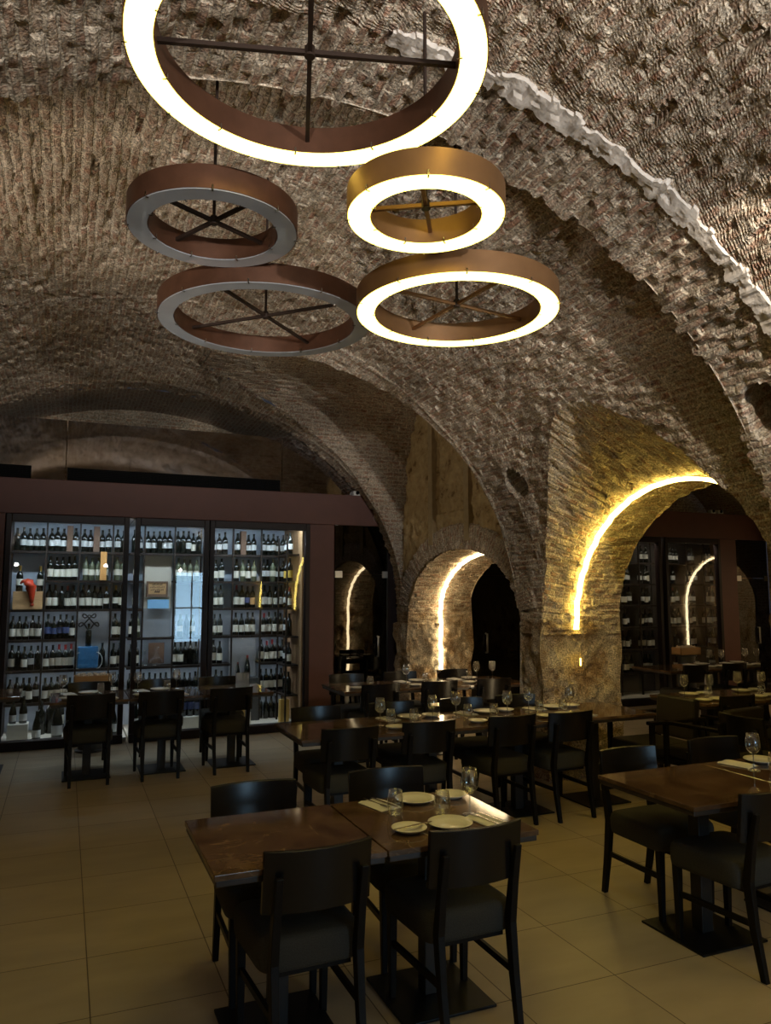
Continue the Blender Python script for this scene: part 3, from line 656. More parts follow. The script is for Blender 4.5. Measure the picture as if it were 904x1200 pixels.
# bottom row: big bottles and cartons behind the glass
def carton(x0,x1,y0,y1,z0,z1,mat,label,name='carton',group=None):
    o=tag(box_obj(name,x0,x1,y0,y1,z0,z1,mat,bevel=.003),label,'box',group); return o
carton(-.55,-.33,9.9,10.1,.05,.24,WBOX,'white carton under two bottles at the bottom left of the left wine cabinet')
for i,x in enumerate((-.50,-.39)): bottle(x,10.0,.24,'m',f'bottle standing on the white carton at the left cabinet floor, {("left","right")[i]} one','bottles on the white carton')
for i,(x,y,c,s_) in enumerate([(-.24,9.92,'m',1.15),(-.02,9.95,'m',1.45),(.17,9.95,'y',1.5),(.33,9.95,'m',1.3),(.46,9.95,'m',1.25),(.60,9.95,'m',1.2),(-.20,10.3,'k',1.4),(-.10,10.35,'k',1.45),(.0,10.35,'g',1.45),(.12,10.35,'k',1.4),(.27,10.35,'k',1.45)]):
    bottle(x,y,.05,c,f'large {SNAME[c]}, {ORD[i] if i<6 else ORD[i-6]} in the {"front" if i<6 else "back"} row, left cabinet floor','large bottles on the left cabinet floor',s_)
carton(.54,.66,10.0,10.12,.05,.2,WBOX,'small white carton at the right end of the left cabinet floor')
for i,x in enumerate((.87,.96)): bottle(x,10.,.05,'d',f'dark wine bottle on the middle cabinet floor, {("left","right")[i]} of a pair','bottles on the middle cabinet floor',1.2)
for i in range(4): bottle(1.36+.085*i,10.05,.20,'b',f'blue-labelled bottle on the white carton of the middle cabinet, {ORD[i]} from the left','blue bottles on the middle cabinet floor',1.2)
carton(1.30,1.66,9.95,10.15,.05,.2,WBOX,'wide white carton on the floor of the middle wine cabinet')
for i,x in enumerate((2.0,2.11)): carton(x,x+.095,9.9,10.0,.05,.40,YBOX,f'yellow bottle carton on the right cabinet floor, {("left","right")[i]} of the pair',group='yellow cartons')
carton(2.66,2.78,9.86,9.96,.05,.36,YBOX,'yellow bottle carton below the side rack at the cabinet corner')
carton(2.235,2.28,9.9,9.95,.05,.22,WBOX,'small white box beside the yellow cartons')
# showpieces
carton(-.58,-.25,10.28,10.5,1.55,1.77,PINE,'pale wooden wine crate under the red ornament',name='wine_crate')
for i,x in enumerate((-.52,-.29)): bottle(x,10.42,1.77,'g',f'gold-labelled bottle on the pale wooden crate, {("left","right")[i]} of the red ornament','bottles on the wooden crate',1.02)
t=thing('red_ornament','glossy red lobster-shaped ornament draped over the pale wine crate','ornament',(-.40,10.26,1.64))
m=MB(); pts=[(.03,0,.0),(.03,-.01,.06),(.025,-.015,.12),(.015,-.02,.18),(-.01,-.015,.24),(-.04,0,.27)]; m.tube(pts,.05,12,[.022,.03,.042,.065,.06,.025]); m.build('body',REDG,t,smooth=True)
m=MB(); m.tube([(-.04,-.01,.26),(-.08,-.015,.25),(-.10,-.015,.225),(-.09,-.015,.215)],.02,8,[.022,.02,.012,.004]); m.build('claw',REDG,t,smooth=True)
m=MB(); m.tube([(.03,0,.0),(.035,-.01,-.03),(.05,-.01,-.045)],.02,8,[.022,.026,.01]); m.build('tail',REDG,t,smooth=True)
carton(.40,.475,10.22,10.31,1.91,2.27,simple('orange_wood',(.55,.26,.07),.6,var=.2,scale=9,stretch=(8,8,1)),'tall orange wooden bottle case on the second shelf of the left cabinet',name='bottle_case')
box_obj('display_panel',.17-CL.location.x,.535-CL.location.x,10.50-YW,10.52-YW,.83,1.55,GREYP,CL)['label']='grey display panel'
t=thing('wine_gift_bag','shiny blue bag with cord handles on the fifth shelf','bag',(.30,10.40,.81))
m=MB(); m.prism([(-.12,-.06),(.12,-.06),(.12,.06),(-.12,.06)],'z',0,.27); m.build('bag_body',BLUEB,t,bevel=.012)
for s_ in (-1,1):
    m=MB(); m.tube([(s_*.10,-.065,.20)]+[(s_*(.10+.07*math.sin(a)),-.07,.20-.17*(1-math.cos(a))/2*1.2) for a in np.linspace(.3,PI,9)],.005,6); m.build('cord_handle',WHITEP,t,smooth=True)
t=thing('wire_bottle_stand','black bottle wearing looped wire wings above the blue bag','ornament',(.30,10.40,1.081))
m=MB(); m.lathe([(a*.95,b_*.95) for a,b_ in BPROF['n']],14); m.build('bottle_body',BOTTLE,t,smooth=True)
for s_ in (-1,1):
    m=MB(); m.tube([(s_*(.02+.11*math.sin(a)*(.6+.4*math.sin(a/2))),-.01,.22+.18*a/(2*PI)*1.2+.05*math.sin(2*a)) for a in np.linspace(0,2*PI*.95,18)],.010,6); m.build('wire_wing',WIRE,t,smooth=True)
box_obj('display_panel',.955-CM.location.x,1.31-CM.location.x,10.50-YW,10.52-YW,1.20,2.25,BEIGEP,CM)['label']='beige display panel'
box_obj('display_panel',.955-CM.location.x,1.31-CM.location.x,10.44-YW,10.46-YW,1.16,1.55,GREYP,CM)['label']='plain grey panel'
t=thing('carved_plaque','dark-framed carved wooden plaque in the middle wine cabinet','plaque',(1.125,10.46,1.70))
box_obj('plaque_board',-.115,.115,0,.03,.03,.19,PINE,t)
m=MB(); m.box(-.135,.135,-.015,.03,.185,.205); m.box(-.135,.135,-.015,.03,.0,.035); m.box(-.135,-.113,-.015,.03,.035,.185); m.box(.113,.135,-.015,.03,.035,.185); m.build('plaque_frame',CARDB,t)
m=MB()
for zz,w_ in ((.15,.06),(.115,.085),(.08,.075),(.055,.03)):
    for k in range(9): xx=-w_+2*w_*k/8; m.box(xx-.005,xx+.004,-.004,0,zz,zz+.016+.006*(k%3))
m.build('engraving',INK,t)
tag(box_obj('blue_card',1.0,1.27,10.36,10.38,1.55,1.665,simple('pale_blue_card',(.25,.50,.75),.5)),'small pale blue card under the carved plaque','card')
tag(box_obj('display_card',1.04,1.24,10.47,10.482,.83,1.10,CARDB),'brown card standing behind the glass decanter','card')
m=MB(); m.lathe([(0,0),(.06,0),(.085,.03),(.08,.07),(.03,.13),(.018,.20),(.03,.25)],20,cap=False); o=m.build('decanter',GLASS,smooth=True); o.location=(1.13,10.36,.81); tag(o,'clear glass decanter in front of the brown card','decanter')
m=MB(); m.lathe([(0,0),(.04,0),(.05,.04),(.02,.10),(.012,.18),(.016,.20)],16,cap=False); o=m.build('decanter',GLASS,smooth=True); o.location=(.99,10.36,.81); tag(o,'slim clear flask left of the brown card','decanter')
box_obj('display_panel',2.10-CR.location.x,2.47-CR.location.x,10.50-YW,10.52-YW,.62,1.17,GREYP,CR)['label']='grey display panel'
tag(box_obj('display_plinth',1.80,2.47,10.28,10.49,.05,.61,STANDM),'dark grey plinth under two magnum bottles in the right cabinet','plinth')
bottle(2.20,10.38,.61,'M','smaller red-capped magnum on the grey plinth in the right cabinet','magnums on the plinth',.72); bottle(2.33,10.38,.61,'M','taller red-capped magnum on the grey plinth in the right cabinet','magnums on the plinth',.98)
# crate of corks on a dark pedestal before the left cabinet
t=thing('cork_pedestal','dark round pedestal holding the crate of corks in front of the left cabinet','pedestal',(.33,9.3,0))
m=MB(); m.lathe([(.16,0),(.16,.02),(.13,.03),(.13,.69),(.15,.70),(.15,.72)],24); m.build('pedestal_body',STANDM,t,smooth=True,angle=.5)
def cork_crate(x,y,z,label):
    t=thing('cork_crate',label,'crate',(x,y,z)); m=MB(); w,d,h=.20,.10,.11
    m.box(-w,w,-d,-d+.012,0,h); m.box(-w,w,d-.012,d,0,h); m.box(-w,-w+.012,-d,d,0,h); m.box(w-.012,w,-d,d,0,h); m.box(-w,w,-d,d,0,.01); m.build('crate_body',PINE,t)
    m=MB()
    for k in range(70):
        c=Vector((random.uniform(-w+.04,w-.04),random.uniform(-d+.03,d-.03),h-.03+random.uniform(0,.045))); d_=Vector((random.uniform(-1,1),random.uniform(-1,1),random.uniform(-.4,.4))).normalized()*.02
        m.tube([c-d_,c+d_],.011,8)
    o=m.build('corks',CORKM,t,smooth=True,angle=.7); o['kind']='stuff'
cork_crate(.33,9.3,.72,'orange wooden crate heaped with corks before the left wine cabinet')
# lunette panels over the wine wall, dark and reflective
xs=np.linspace(-2.3,4.1,90)
def lun_part(a,b_,nm_):
    xx=[x for x in xs if a<x<b_]; xx=[a]+xx+[b_]; poly=[(x,3.07) for x in (a,b_)]+[(x,max(3.08,min(3.80-.0,float(main_z(P3,x))-.03))) for x in xx[::-1]]
    m=MB(); m.prism(poly,'y',9.66,9.68); return structure(m.build(nm_,DARKMIRROR))
lun_part(-2.2,-.055,'window_1'); lun_part(-.045,2.575,'window_2'); lun_part(2.585,4.0,'window_3')
def grille(x0,x1,label):
    t=thing('vent_grille',label,'vent',((x0+x1)/2,9.64,3.075)); w=(x1-x0)/2
    m=MB(); m.box(-w,w,-.02,-.012,0,.015); m.box(-w,w,-.02,.0,.135,.15); m.box(-w,-w+.015,-.02,0,0,.15); m.box(w-.015,w,-.02,0,0,.15); m.build('grille_frame',BLACKP,t)
    m=MB(); m.box(-w,w,0,.01,0,.15); 
    for k in range(7): m.box(-w,w,-.018,-.006,.018+k*.017,.022+k*.017)
    for k in range(int(w*2/.045)): m.box(-w+k*.045,-w+k*.045+.005,-.016,0,.01,.14)
    m.build('slats',BLACKP,t)
grille(-.03,2.55,'long black vent grille above the terracotta beam'); grille(-2.0,-.42,'black vent grille at the left end of the terracotta beam')
def device(x,z,label):
    t=thing('emergency_lamp',label,'lamp',(x,9.60,z)); m=MB(); m.box(-.055,.055,-.02,.05,0,.06); m.build('housing',WHITEP,t,bevel=.006)
    m=MB(); R_=Matrix.Translation((-.0,-.02,.035))@Matrix.Rotation(PI/2,4,'X'); m.lathe([(.0,.025),(.022,.02),(.026,0)],14,R_); m.build('lens',BLACKP,t,smooth=True)
device(3.62,3.07,'white boxy emergency lamp on the beam, left of the pair'); device(3.80,3.07,'white boxy emergency lamp on the beam, right of the pair')
device(10.05,3.09,'white boxy emergency lamp on the far hall beam, left of its pair'); device(10.22,3.09,'white boxy emergency lamp on the far hall beam, right of its pair')
# glass doors
def glass_door(name,x0,x1,hx,z1=2.70,seam=2.0):
    t=bpy.data.objects.new(name,None); COL.objects.link(t); t.location=(x0,9.63,0); structure(t)
    w=x1-x0
    box_obj('door_leaf',0,w,-.006,.006,.02,seam,SMOKED,t); box_obj('transom_pane',0,w,-.006,.006,seam+.006,z1,SMOKED,t)
    m=MB(); m.tube([(hx-x0,-.008,.90),(hx-x0,-.05,.90),(hx-x0,-.05,1.17),(hx-x0,-.008,1.17)],.014,10); m.build('door_handle',CHROME,t,smooth=True)
    for a in ((0,.10,seam-.045,seam+.045),(w-.08,w,seam-.045,seam+.045),(0,.035,z1-.045,z1),(w-.06,w-.02,z1-.045,z1)):
        box_obj('door_clamp',a[0],a[1],-.016,.016,a[2],a[3],CHROME,t)
    m=MB(); m.box(w-.012,w,-.01,.01,0,seam); m.build('edge_rail',COLSTEEL,t)
glass_door('door_1',3.32,4.08,3.93); glass_door('door_2',5.35,6.20,5.62); glass_door('door_3',10.55,11.28,10.98)
struct_box('trim_11',6.20,7.55,9.60,9.74,0,2.66,FRAMEWOOD)
uvwall('wall_passage',TERRA,Y=10.4,a=3.2,b_=4.6,h=3.1,side=-1)
uvwall('wall_cellar',TERRA,Y=10.7,a=5.1,b_=7.6,h=3.1,side=-1)
# entrance window behind the viewer
t=bpy.data.objects.new('window_4',None); COL.objects.link(t); t.location=(3.42,-3.46,0); structure(t)
box_obj('window_pane',-.45,.45,-.01,.0,.35,2.35,DAY,t)
m=MB(); 
for a in ((-.5,-.45,.30,2.4),(.45,.5,.30,2.4),(-.5,.5,2.35,2.4),(-.5,.5,.3,.35),(-.02,.02,.35,2.35),(-.45,.45,1.3,1.34)): m.box(a[0],a[1],-.02,.05,a[2],a[3])
m.build('window_frame',FRAMEWOOD,t)
t=bpy.data.objects.new('fill_fanlight',None); COL.objects.link(t); t.location=(1.15,-3.46,3.72); structure(t)  # fanlight added out of view to throw cool light on the vault
fan=[(-1.2,0)]+[(1.2*math.cos(a),.30*math.sin(a)) for a in np.linspace(PI,0,24)][1:]
m=MB(); m.prism(fan,'y',-.01,0.); m.build('window_pane',DAY,t)
m=MB(); m.box(-1.25,1.25,-.02,.05,-.05,0)
for a in np.linspace(0,PI,7): m.bar((0,.02,0),(1.22*math.cos(a),.02,.31*math.sin(a)),.04,.05,up=(0,1,0))
m.build('window_frame',FRAMEWOOD,t)

# ------------------------------------------------------------------ tables
def table(x0,x1,y0,y1,label,group,post=.075,base=.43):
    cx,cy=(x0+x1)/2,(y0+y1)/2; w,d=(x1-x0)/2-.001,(y1-y0)/2
    t=thing('dining_table',label,'table',(cx,cy,0),0,group)
    m=MB(); m.box(-w,w,-d,d,.728,.75); m.build('tabletop',MARBLE,t,bevel=.0025)
    m=MB(); m.box(-w+.006,w-.006,-d+.006,d-.006,.704,.728); m.build('underboard',EDGEWOOD,t,bevel=.004)
    m=MB(); m.box(-post/2,post/2,-post/2,post/2,.012,.704); m.build('post',COLSTEEL,t,bevel=.004)
    m=MB(); m.box(-base/2,base/2,-base/2,base/2,0,.012); m.build('base_plate',PLATEIRON,t,bevel=.003)
table(.53,1.20,2.83,3.55,'bare brown marble table in the foreground, left one of the front pair','foreground tables')
table(1.205,1.90,2.83,3.55,'brown marble table in the foreground set with plates, right one of the front pair','foreground tables')
MX=[1.53,2.30,3.08,3.86,4.62]
for i in range(4): table(MX[i],MX[i+1],5.11,5.84,['bare left end table of the long middle row','second table from the left in the long middle row','third table from the left in the long middle row','right end table of the long middle row beside the stone pier'][i],'middle row tables')
for i in range(2): table(2.76+.74*i,3.498+.74*i,2.83,3.53,['bare brown marble table at the right foreground','set marble table cut by the right edge of the photo'][i],'right foreground tables')
for i in range(3): table(-.09+.70*i,.608+.70*i,7.70,8.46,['left table before the wine cabinets, in front of the cork crate','middle table before the wine cabinets','right table before the wine cabinets, with a clear stand'][i],'tables before the wine cabinets')
for i in range(3): table(2.66+.73*i,3.388+.73*i,7.40,8.14,['left table of the back row by the glass door','middle table of the back row before the lit niche','right table of the back row inside the small arch'][i],'back row tables')
for i in range(2): table(5.38+.74*i,6.118+.74*i,5.30,6.04,['table just beyond the large arch, left one','table just beyond the large arch, right one'][i],'tables beyond the arch')
for i in range(3): table(7.22+.74*i,7.958+.74*i,7.70,8.44,['bare left table of the far hall row by the dim cabinets','middle table of the far hall row','right table of the far hall row'][i],'far hall tables')
table(-1.08,-.36,8.3,9.0,'dark table cut by the left edge of the photo','left edge tables')

# ------------------------------------------------------------------ chairs
def make_chair():
    t=thing('dining_chair','','chair')
    m=MB(); nx=13; zs=[.595,.65,.70,.75,.79,.82]; vs=[]; fs=[]
    for side in (0,1):
        for zi,z_ in enumerate(zs):
            for i in range(nx):
                u=-1+2*i/(nx-1); x_=.212*u; y_=-.27+.045*u*u-.10*(z_-.6)+side*.022
                vs.append((x_,y_,z_))
    K=len(zs); o_=K*nx
    for zi in range(K-1):
        for i in range(nx-1):
            a=zi*nx+i; fs.append((a,a+1,a+nx+1,a+nx)); fs.append((o_+a,o_+a+nx,o_+a+nx+1,o_+a+1))
    for i in range(nx-1):
        fs.append((i,o_+i,o_+i+1,i+1)); a=(K-1)*nx+i; fs.append((a,a+1,o_+a+1,o_+a))
    for zi in range(K-1):
        a=zi*nx; fs.append((a,a+nx,o_+a+nx,o_+a)); a=zi*nx+nx-1; fs.append((a,o_+a,o_+a+nx,a+nx))
    m.add(vs,fs); m.build('backrest',BLACKWOOD,t,smooth=True,angle=.5,bevel=.003)
    m=MB(); n=12; vs=[]; fs=[]; lv=[(.372,.95),(.378,.985),(.40,1.),(.45,1.005),(.472,.985),(.486,.94),(.492,.86)]
    for z_,s_ in lv:
        for k in range(40):
            a=2*PI*k/40; e=.24; cx=math.copysign(abs(math.cos(a))**e,math.cos(a)); cy=math.copysign(abs(math.sin(a))**e,math.sin(a))
            w_=.205+.012*(cy+1)/2; vs.append((cx*w_*s_,.01+cy*.215*s_,z_))
    for j in range(len(lv)-1):
        for k in range(40): fs.append((j*40+k,j*40+(k+1)%40,(j+1)*40+(k+1)%40,(j+1)*40+k))
    fs.append(tuple(range(40))[::-1]); fs.append(tuple((len(lv)-1)*40+k for k in range(40)))
    m.add(vs,fs); m.build('seat',FABRIC,t,smooth=True,angle=1.)
    for s_ in (-1,1):
        m=MB(); pp=[(s_*.163,-.285,.0),(s_*.166,-.245,.22),(s_*.166,-.222,.42),(s_*.166,-.248,.58),(s_*.166,-.285,.735)]; hw=[.028,.030,.032,.032,.028]; hd=[.030,.040,.046,.036,.022]
        vs=[];fs=[]
        for (px,py,pz),a,b_ in zip(pp,hw,hd): vs+=[(px-a/2,py-b_/2,pz),(px+a/2,py-b_/2,pz),(px+a/2,py+b_/2,pz),(px-a/2,py+b_/2,pz)]
        for j in range(4):
            for k in range(4): fs.append((j*4+k,j*4+(k+1)%4,j*4+4+(k+1)%4,j*4+4+k))
        fs += [(3,2,1,0),(16,17,18,19)]; m.add(vs,fs); lg=m.build('leg',LEGWOOD,t,bevel=.003)
        m=MB(); m.lathe([(.010,0),(.010,.006)],10,Matrix.Translation((s_*.163,-.285,-.004))); m.build('glide',STEEL,lg)
    for s_ in (-1,1):
        m=MB(); m.bar((s_*.178,.185,0),(s_*.180,.185,.40),.026,.026,up=(0,1,0),w2=.038); lg=m.build('leg',LEGWOOD,t,bevel=.003)
        m=MB(); m.lathe([(.010,0),(.010,.006)],10,Matrix.Translation((s_*.178,.185,-.004))); m.build('glide',STEEL,lg)
    for s_ in (-1,1):
        m=MB(); m.bar((s_*.166,-.235,.235),(s_*.178,.175,.235),.018,.028); m.build('stretcher',LEGWOOD,t,bevel=.002)
    m=MB(); m.box(-.15,.15,-.19,.19,.355,.380); m.build('seat_frame',LEGWOOD,t)
    return t
chair=Proto(make_chair)
def ch(x,yb,label,group,far=False,jit=0.):
    j=math.radians(jit)
    if far: chair((x,yb-.27,0),PI+j,label,group)
    else: chair((x,yb+.27,0),j,label,group)
G='chairs at the foreground tables'
ch(.905,2.775,'black wooden chair with back to us at the bare left foreground table',G,jit=2)
ch(1.565,2.755,'black wooden chair with back to us at the set foreground table',G,jit=1.5)
ch(.90,3.84,'chair facing us behind the bare foreground table, backrest shining blue',G,True)
ch(1.61,3.86,'chair facing us behind the set foreground table',G,True,-1)
G='chairs at the middle row'
ch(1.875,5.06,'chair with back to us at the bare left end of the middle row',G,jit=1)
ch(2.505,5.08,'second chair from the left with back to us at the middle row',G,jit=-1)
ch(3.20,5.07,'third chair from the left with back to us at the middle row',G,jit=2)
ch(3.725,5.05,'rightmost chair with back to us at the middle row, near the stone pier',G,jit=2)
for x_,l in ((1.945,'leftmost chair facing us behind the middle row'),(2.62,'second chair from the left facing us behind the middle row'),(3.30,'third chair from the left facing us behind the middle row'),(3.86,'rightmost chair facing us behind the middle row, by the pier')): ch(x_,6.13,l,G,True)
G='chairs at the right foreground tables'
ch(3.13,2.70,'large dark chair at the right edge, back to us, at the bare right table',G,jit=4)
ch(3.18,3.80,'chair facing us at the left end of the right foreground table, backrest shining blue',G,True,2)
ch(3.90,3.84,'chair facing us behind the wine glass on the right foreground table',G,True,1)
G='chairs before the wine cabinets'
for x_,l in ((.26,'left chair with back to us at the tables before the wine cabinets'),(.89,'middle chair with back to us at the tables before the wine cabinets'),(1.56,'right chair with back to us at the tables before the wine cabinets')): ch(x_,7.62,l,G,jit=2)
for x_,l in ((.28,'left far-side chair behind the tables before the wine cabinets'),(.98,'middle far-side chair behind the tables before the wine cabinets'),(1.62,'right far-side chair behind the tables before the wine cabinets')): ch(x_,8.72,l,G,True)
G='chairs at the back row'
for x_,l in ((3.05,'left chair with back to us at the back row by the glass door'),(3.73,'middle chair with back to us at the back row before the lit niche'),(4.40,'right chair with back to us at the back row under the small arch')): ch(x_,7.33,l,G)
for x_,l in ((3.04,'left chair facing us behind the back row, by the glass door'),(3.72,'middle chair facing us behind the back row, left of the lit strip'),(4.42,'right chair facing us behind the back row, inside the small arch')): ch(x_,8.42,l,G,True)
G='chairs beyond the large arch'
for x_,l in ((5.72,'dark chair with back to us at the left table beyond the large arch'),(6.42,'dark chair with back to us at the right table beyond the large arch')): ch(x_,5.24,l,G)
for x_,l in ((7.62,'left dark chair at the far hall row'),(8.30,'middle dark chair at the far hall row'),(9.0,'right dark chair at the far hall row')): ch(x_,7.64,l,G)
chair((5.05,4.42,0),-PI/2,'brown-lit chair turned sideways in the large archway, behind the right foreground chairs',G)
# armchairs in the archway
def armchair(x,y,rz,label):
    t=thing('armchair',label,'armchair',(x,y,0),rz,'armchairs in the archway')
    m=MB(); m.box(-.25,.25,-.24,.26,.36,.46); m.build('seat',LEATHER,t,bevel=.025)
    m=MB(); M_=Matrix.Translation((0,-.26,.46))@Matrix.Rotation(.12,4,'X'); m.box(-.23,.23,-.05,.03,.0,.36,M_); m.build('backrest',LEATHER,t,bevel=.02)
    for s_ in (-1,1):
        m=MB(); m.bar((s_*.27,-.34,.0),(s_*.27,-.30,.64),.038,.045); m.build('leg',BLACKWOOD,t,bevel=.003)
        m=MB(); m.bar((s_*.27,.24,.0),(s_*.27,.24,.64),.038,.038); m.build('leg',BLACKWOOD,t,bevel=.003)
        m=MB(); m.bar((s_*.27,-.36,.655),(s_*.27,.28,.655),.055,.03); m.build('armrest',BLACKWOOD,t,bevel=.006)
    m=MB(); m.box(-.26,.26,-.26,.25,.31,.36); m.build('seat_frame',BLACKWOOD,t)
armchair(4.86,5.44,PI/2,'dark armchair with padded back at the pier end of the middle row, facing left')
armchair(5.08,4.98,.15,'black armchair standing behind the padded one in the archway')

# ------------------------------------------------------------------ tableware
def make_wine():
    t=thing('wine_glass','','wine glass')
    m=MB(); m.lathe([(.004,.092),(.020,.098),(.036,.118),(.0405,.140),(.0385,.165),(.032,.205),(.0312,.205),(.0375,.165),(.0393,.140),(.035,.119),(.019,.100),(.0,.096)],24,cap=False); m.build('bowl',GLASS,t,smooth=True)
    m=MB(); m.lathe([(.0045,.095),(.0033,.075),(.0033,.02),(.006,.008)],10,cap=False); m.build('stem',GLASSROD,t,smooth=True)
    m=MB(); m.lathe([(.006,.008),(.033,.003),(.034,.0),(.0,.0)],24,cap=False); m.build('foot',GLASSROD,t,smooth=True); return t
def make_tumbler():
    m=MB(); m.lathe([(.0,.0),(.024,.0),(.033,.014),(.0375,.04),(.036,.07),(.030,.108),(.0290,.108),(.0348,.07),(.0362,.04),(.031,.017),(.0,.010)],24,cap=False); return tag(m.build('tumbler',GLASS,smooth=True),'','glass')
def make_plate(name,r):
    def f():
        m=MB(); m.lathe([(.0,.002),(r*.62,.002),(r*.66,.004),(r*.98,.017),(r,.019),(r*.985,.0215),(r*.68,.0095),(r*.60,.0065),(.0,.0065)],36,cap=False); return tag(m.build(name,CERAMIC,smooth=True),'','plate')
    return f
def make_napkin():
    m=MB(); nx,ny=7,9; vs=[];fs=[]
    for L_ in range(2):
        for i in range(nx):
            for j in range(ny):
                u=i/(nx-1)-.5; v=j/(ny-1)-.5; vs.append((u*.12,v*.19,(.002 if L_==0 else .012+.002*math.sin(9*u+4*v)-.006*(abs(u)*2)**6-.004*(abs(v)*2)**6)))
    K=nx*ny
    for i in range(nx-1):
        for j in range(ny-1):
            a=i*ny+j; fs.append((a,a+1,a+ny+1,a+ny)); fs.append((K+a,K+a+ny,K+a+ny+1,K+a+1))
    for i in range(nx-1):
        for j in (0,ny-1): a=i*ny+j; fs.append((a,a+ny,K+a+ny,K+a))
    for j in range(ny-1):
        for i in (0,nx-1): a=i*ny+j; fs.append((a,K+a,K+a+1,a+1))
    m.add(vs,fs); return tag(m.build('napkin',LINEN,smooth=True,angle=.8),'','napkin')
def make_knife():
    m=MB(); m.prism([(-.006,-.10),(.006,-.10),(.006,-.01),(.009,.0),(.009,.07),(.003,.10),(-.006,.10),(-.007,0),(-.006,-.01)],'z',0,.003); return tag(m.build('knife',STEEL,bevel=.0008),'','cutlery')
def make_fork():
    m=MB(); m.prism([(-.005,-.10),(.005,-.10),(.003,.03),(.010,.045),(.010,.055),(-.010,.055),(-.010,.045),(-.003,.03)],'z',0,.003)
    for k in (-1,0,1): m.box(k*.0075-.0022,k*.0075+.0022,.055,.095,0,.003)
    return tag(m.build('fork',STEEL),'','cutlery')
wine=Proto(make_wine); tum=Proto(make_tumbler); plate=Proto(make_plate('dinner_plate',.098)); side=Proto(make_plate('side_plate',.076)); nap=Proto(make_napkin); knife=Proto(make_knife); fork=Proto(make_fork)
ZT=.7502
def setting(x,y,d,where,grp,items='pstnw',cut=True,wine_at=None,tum_at=None):
    """d=+1: seat on the near side (y grows towards the table middle), d=-1: far side"""
    if 'p' in items: plate((x,y+.15*d,ZT),0,f'white dinner plate {where}',f'dinner plates, {grp}')
    if 's' in items: side((x-.195*d,y+.15*d,ZT),0,f'small white side plate {where}',f'side plates, {grp}')
    if 'n' in items:
        nap((x+.185*d,y+.15*d,ZT),.15*d if d>0 else PI+.25,f'folded white napkin {where}',f'napkins, {grp}')
        if cut:
            q=.15 if d>0 else PI+.25
            knife((x+.185*d+.022,y+.15*d,ZT+.0135),q,f'table knife lying on the napkin {where}',f'cutlery, {grp}'); fork((x+.185*d-.018,y+.15*d,ZT+.0135),q,f'table fork lying on the napkin {where}',f'cutlery, {grp}')
    if 't' in items: X_,Y_=tum_at or (x+.02*d,y+.31*d); tum((X_,Y_,ZT),0,f'stemless water tumbler {where}',f'tumblers, {grp}')
    if 'w' in items: X_,Y_=wine_at or (x+.12*d,y+.285*d); wine((X_,Y_,ZT),0,f'clear wine glass {where}',f'wine glasses, {grp}')
g='foreground table'
setting(1.575,2.87,1,'on the near side of the set foreground table',g,tum_at=(1.615,3.175),wine_at=(1.735,3.135))
setting(1.60,3.58,-1,'on the far side of the set foreground table',g,'pstn',tum_at=(1.425,3.27))
knife((1.40,3.02,ZT+.0215),-1.35,'butter knife lying across the near side plate of the foreground table','cutlery, foreground table')
g='middle row'
setting(2.50,5.13,1,'at the second near-side place of the middle row',g,wine_at=(2.68,5.42),tum_at=(2.53,5.44))
setting(3.20,5.13,1,'at the third near-side place of the middle row',g,wine_at=(3.37,5.44),tum_at=(3.25,5.45))
setting(3.83,5.13,1,'at the right near-side place of the middle row',g,wine_at=(4.0,5.46),tum_at=(3.90,5.42))
setting(2.60,5.83,-1,'at the second far-side place of the middle row',g,wine_at=(2.25,5.45),tum_at=(2.36,5.50))
setting(3.30,5.83,-1,'at the third far-side place of the middle row',g,wine_at=(2.96,5.56),tum_at=(3.03,5.49))
setting(3.98,5.83,-1,'at the right far-side place of the middle row',g,wine_at=(3.66,5.57),tum_at=(3.70,5.47))
g='right foreground table'
setting(3.86,3.56,-1,'on the far side of the right foreground table',g,wine_at=(3.645,3.27),tum_at=(3.72,3.19),cut=False)
plate((3.98,3.02,ZT),0,'white dinner plate at the very right edge of the photo','dinner plates, right foreground table')
g='tables before the wine cabinets'
setting(.26,7.74,1,'at the near side of the left table before the cabinets',g,'pstnw',False,wine_at=(.48,8.28),tum_at=(.37,8.20))
setting(.92,7.74,1,'at the near side of the middle table before the cabinets',g,'pstnw',False,wine_at=(1.12,8.32),tum_at=(1.01,8.20))
setting(.26,8.42,-1,'at the far side of the left table before the cabinets',g,'pnw',False,wine_at=(.02,8.16))
setting(.95,8.42,-1,'at the far side of the middle table before the cabinets',g,'pnw',False,wine_at=(.72,8.18))
t=thing('menu_stand','clear acrylic menu stand on the right table before the cabinets','menu stand',(1.78,8.15,ZT))
m=MB(); m.box(-.075,.075,-.004,.004,.0,.16); m.box(-.075,.075,-.05,.05,0,.004); m.build('acrylic_sheet',GLASS,t); box_obj('menu_card',-.07,.07,-.003,.003,.006,.155,simple('grey_menu_card',(.35,.35,.37),.6),t)
g='back row'
setting(3.06,7.43,1,'at the left near-side place of the back row',g,'pstn',False)
setting(3.74,7.43,1,'at the middle near-side place of the back row',g,'pstnw',False,wine_at=(3.93,7.82),tum_at=(3.78,7.82))
setting(4.40,7.43,1,'at the right near-side place of the back row',g,'pstnw',False,wine_at=(4.46,7.86),tum_at=(4.34,7.82))
setting(3.74,8.11,-1,'at the middle far-side place of the back row',g,'pnw',False,wine_at=(3.56,7.86))
setting(4.42,8.11,-1,'at the right far-side place of the back row',g,'pnw',False,wine_at=(4.66,7.84))
g='beyond the arch'
for i,x_ in enumerate((5.72,6.42)): setting(x_,5.33,1,f'at the near side of the {("left","right")[i]} table beyond the large arch',g,'pstw',False,wine_at=(x_+.14,5.74))
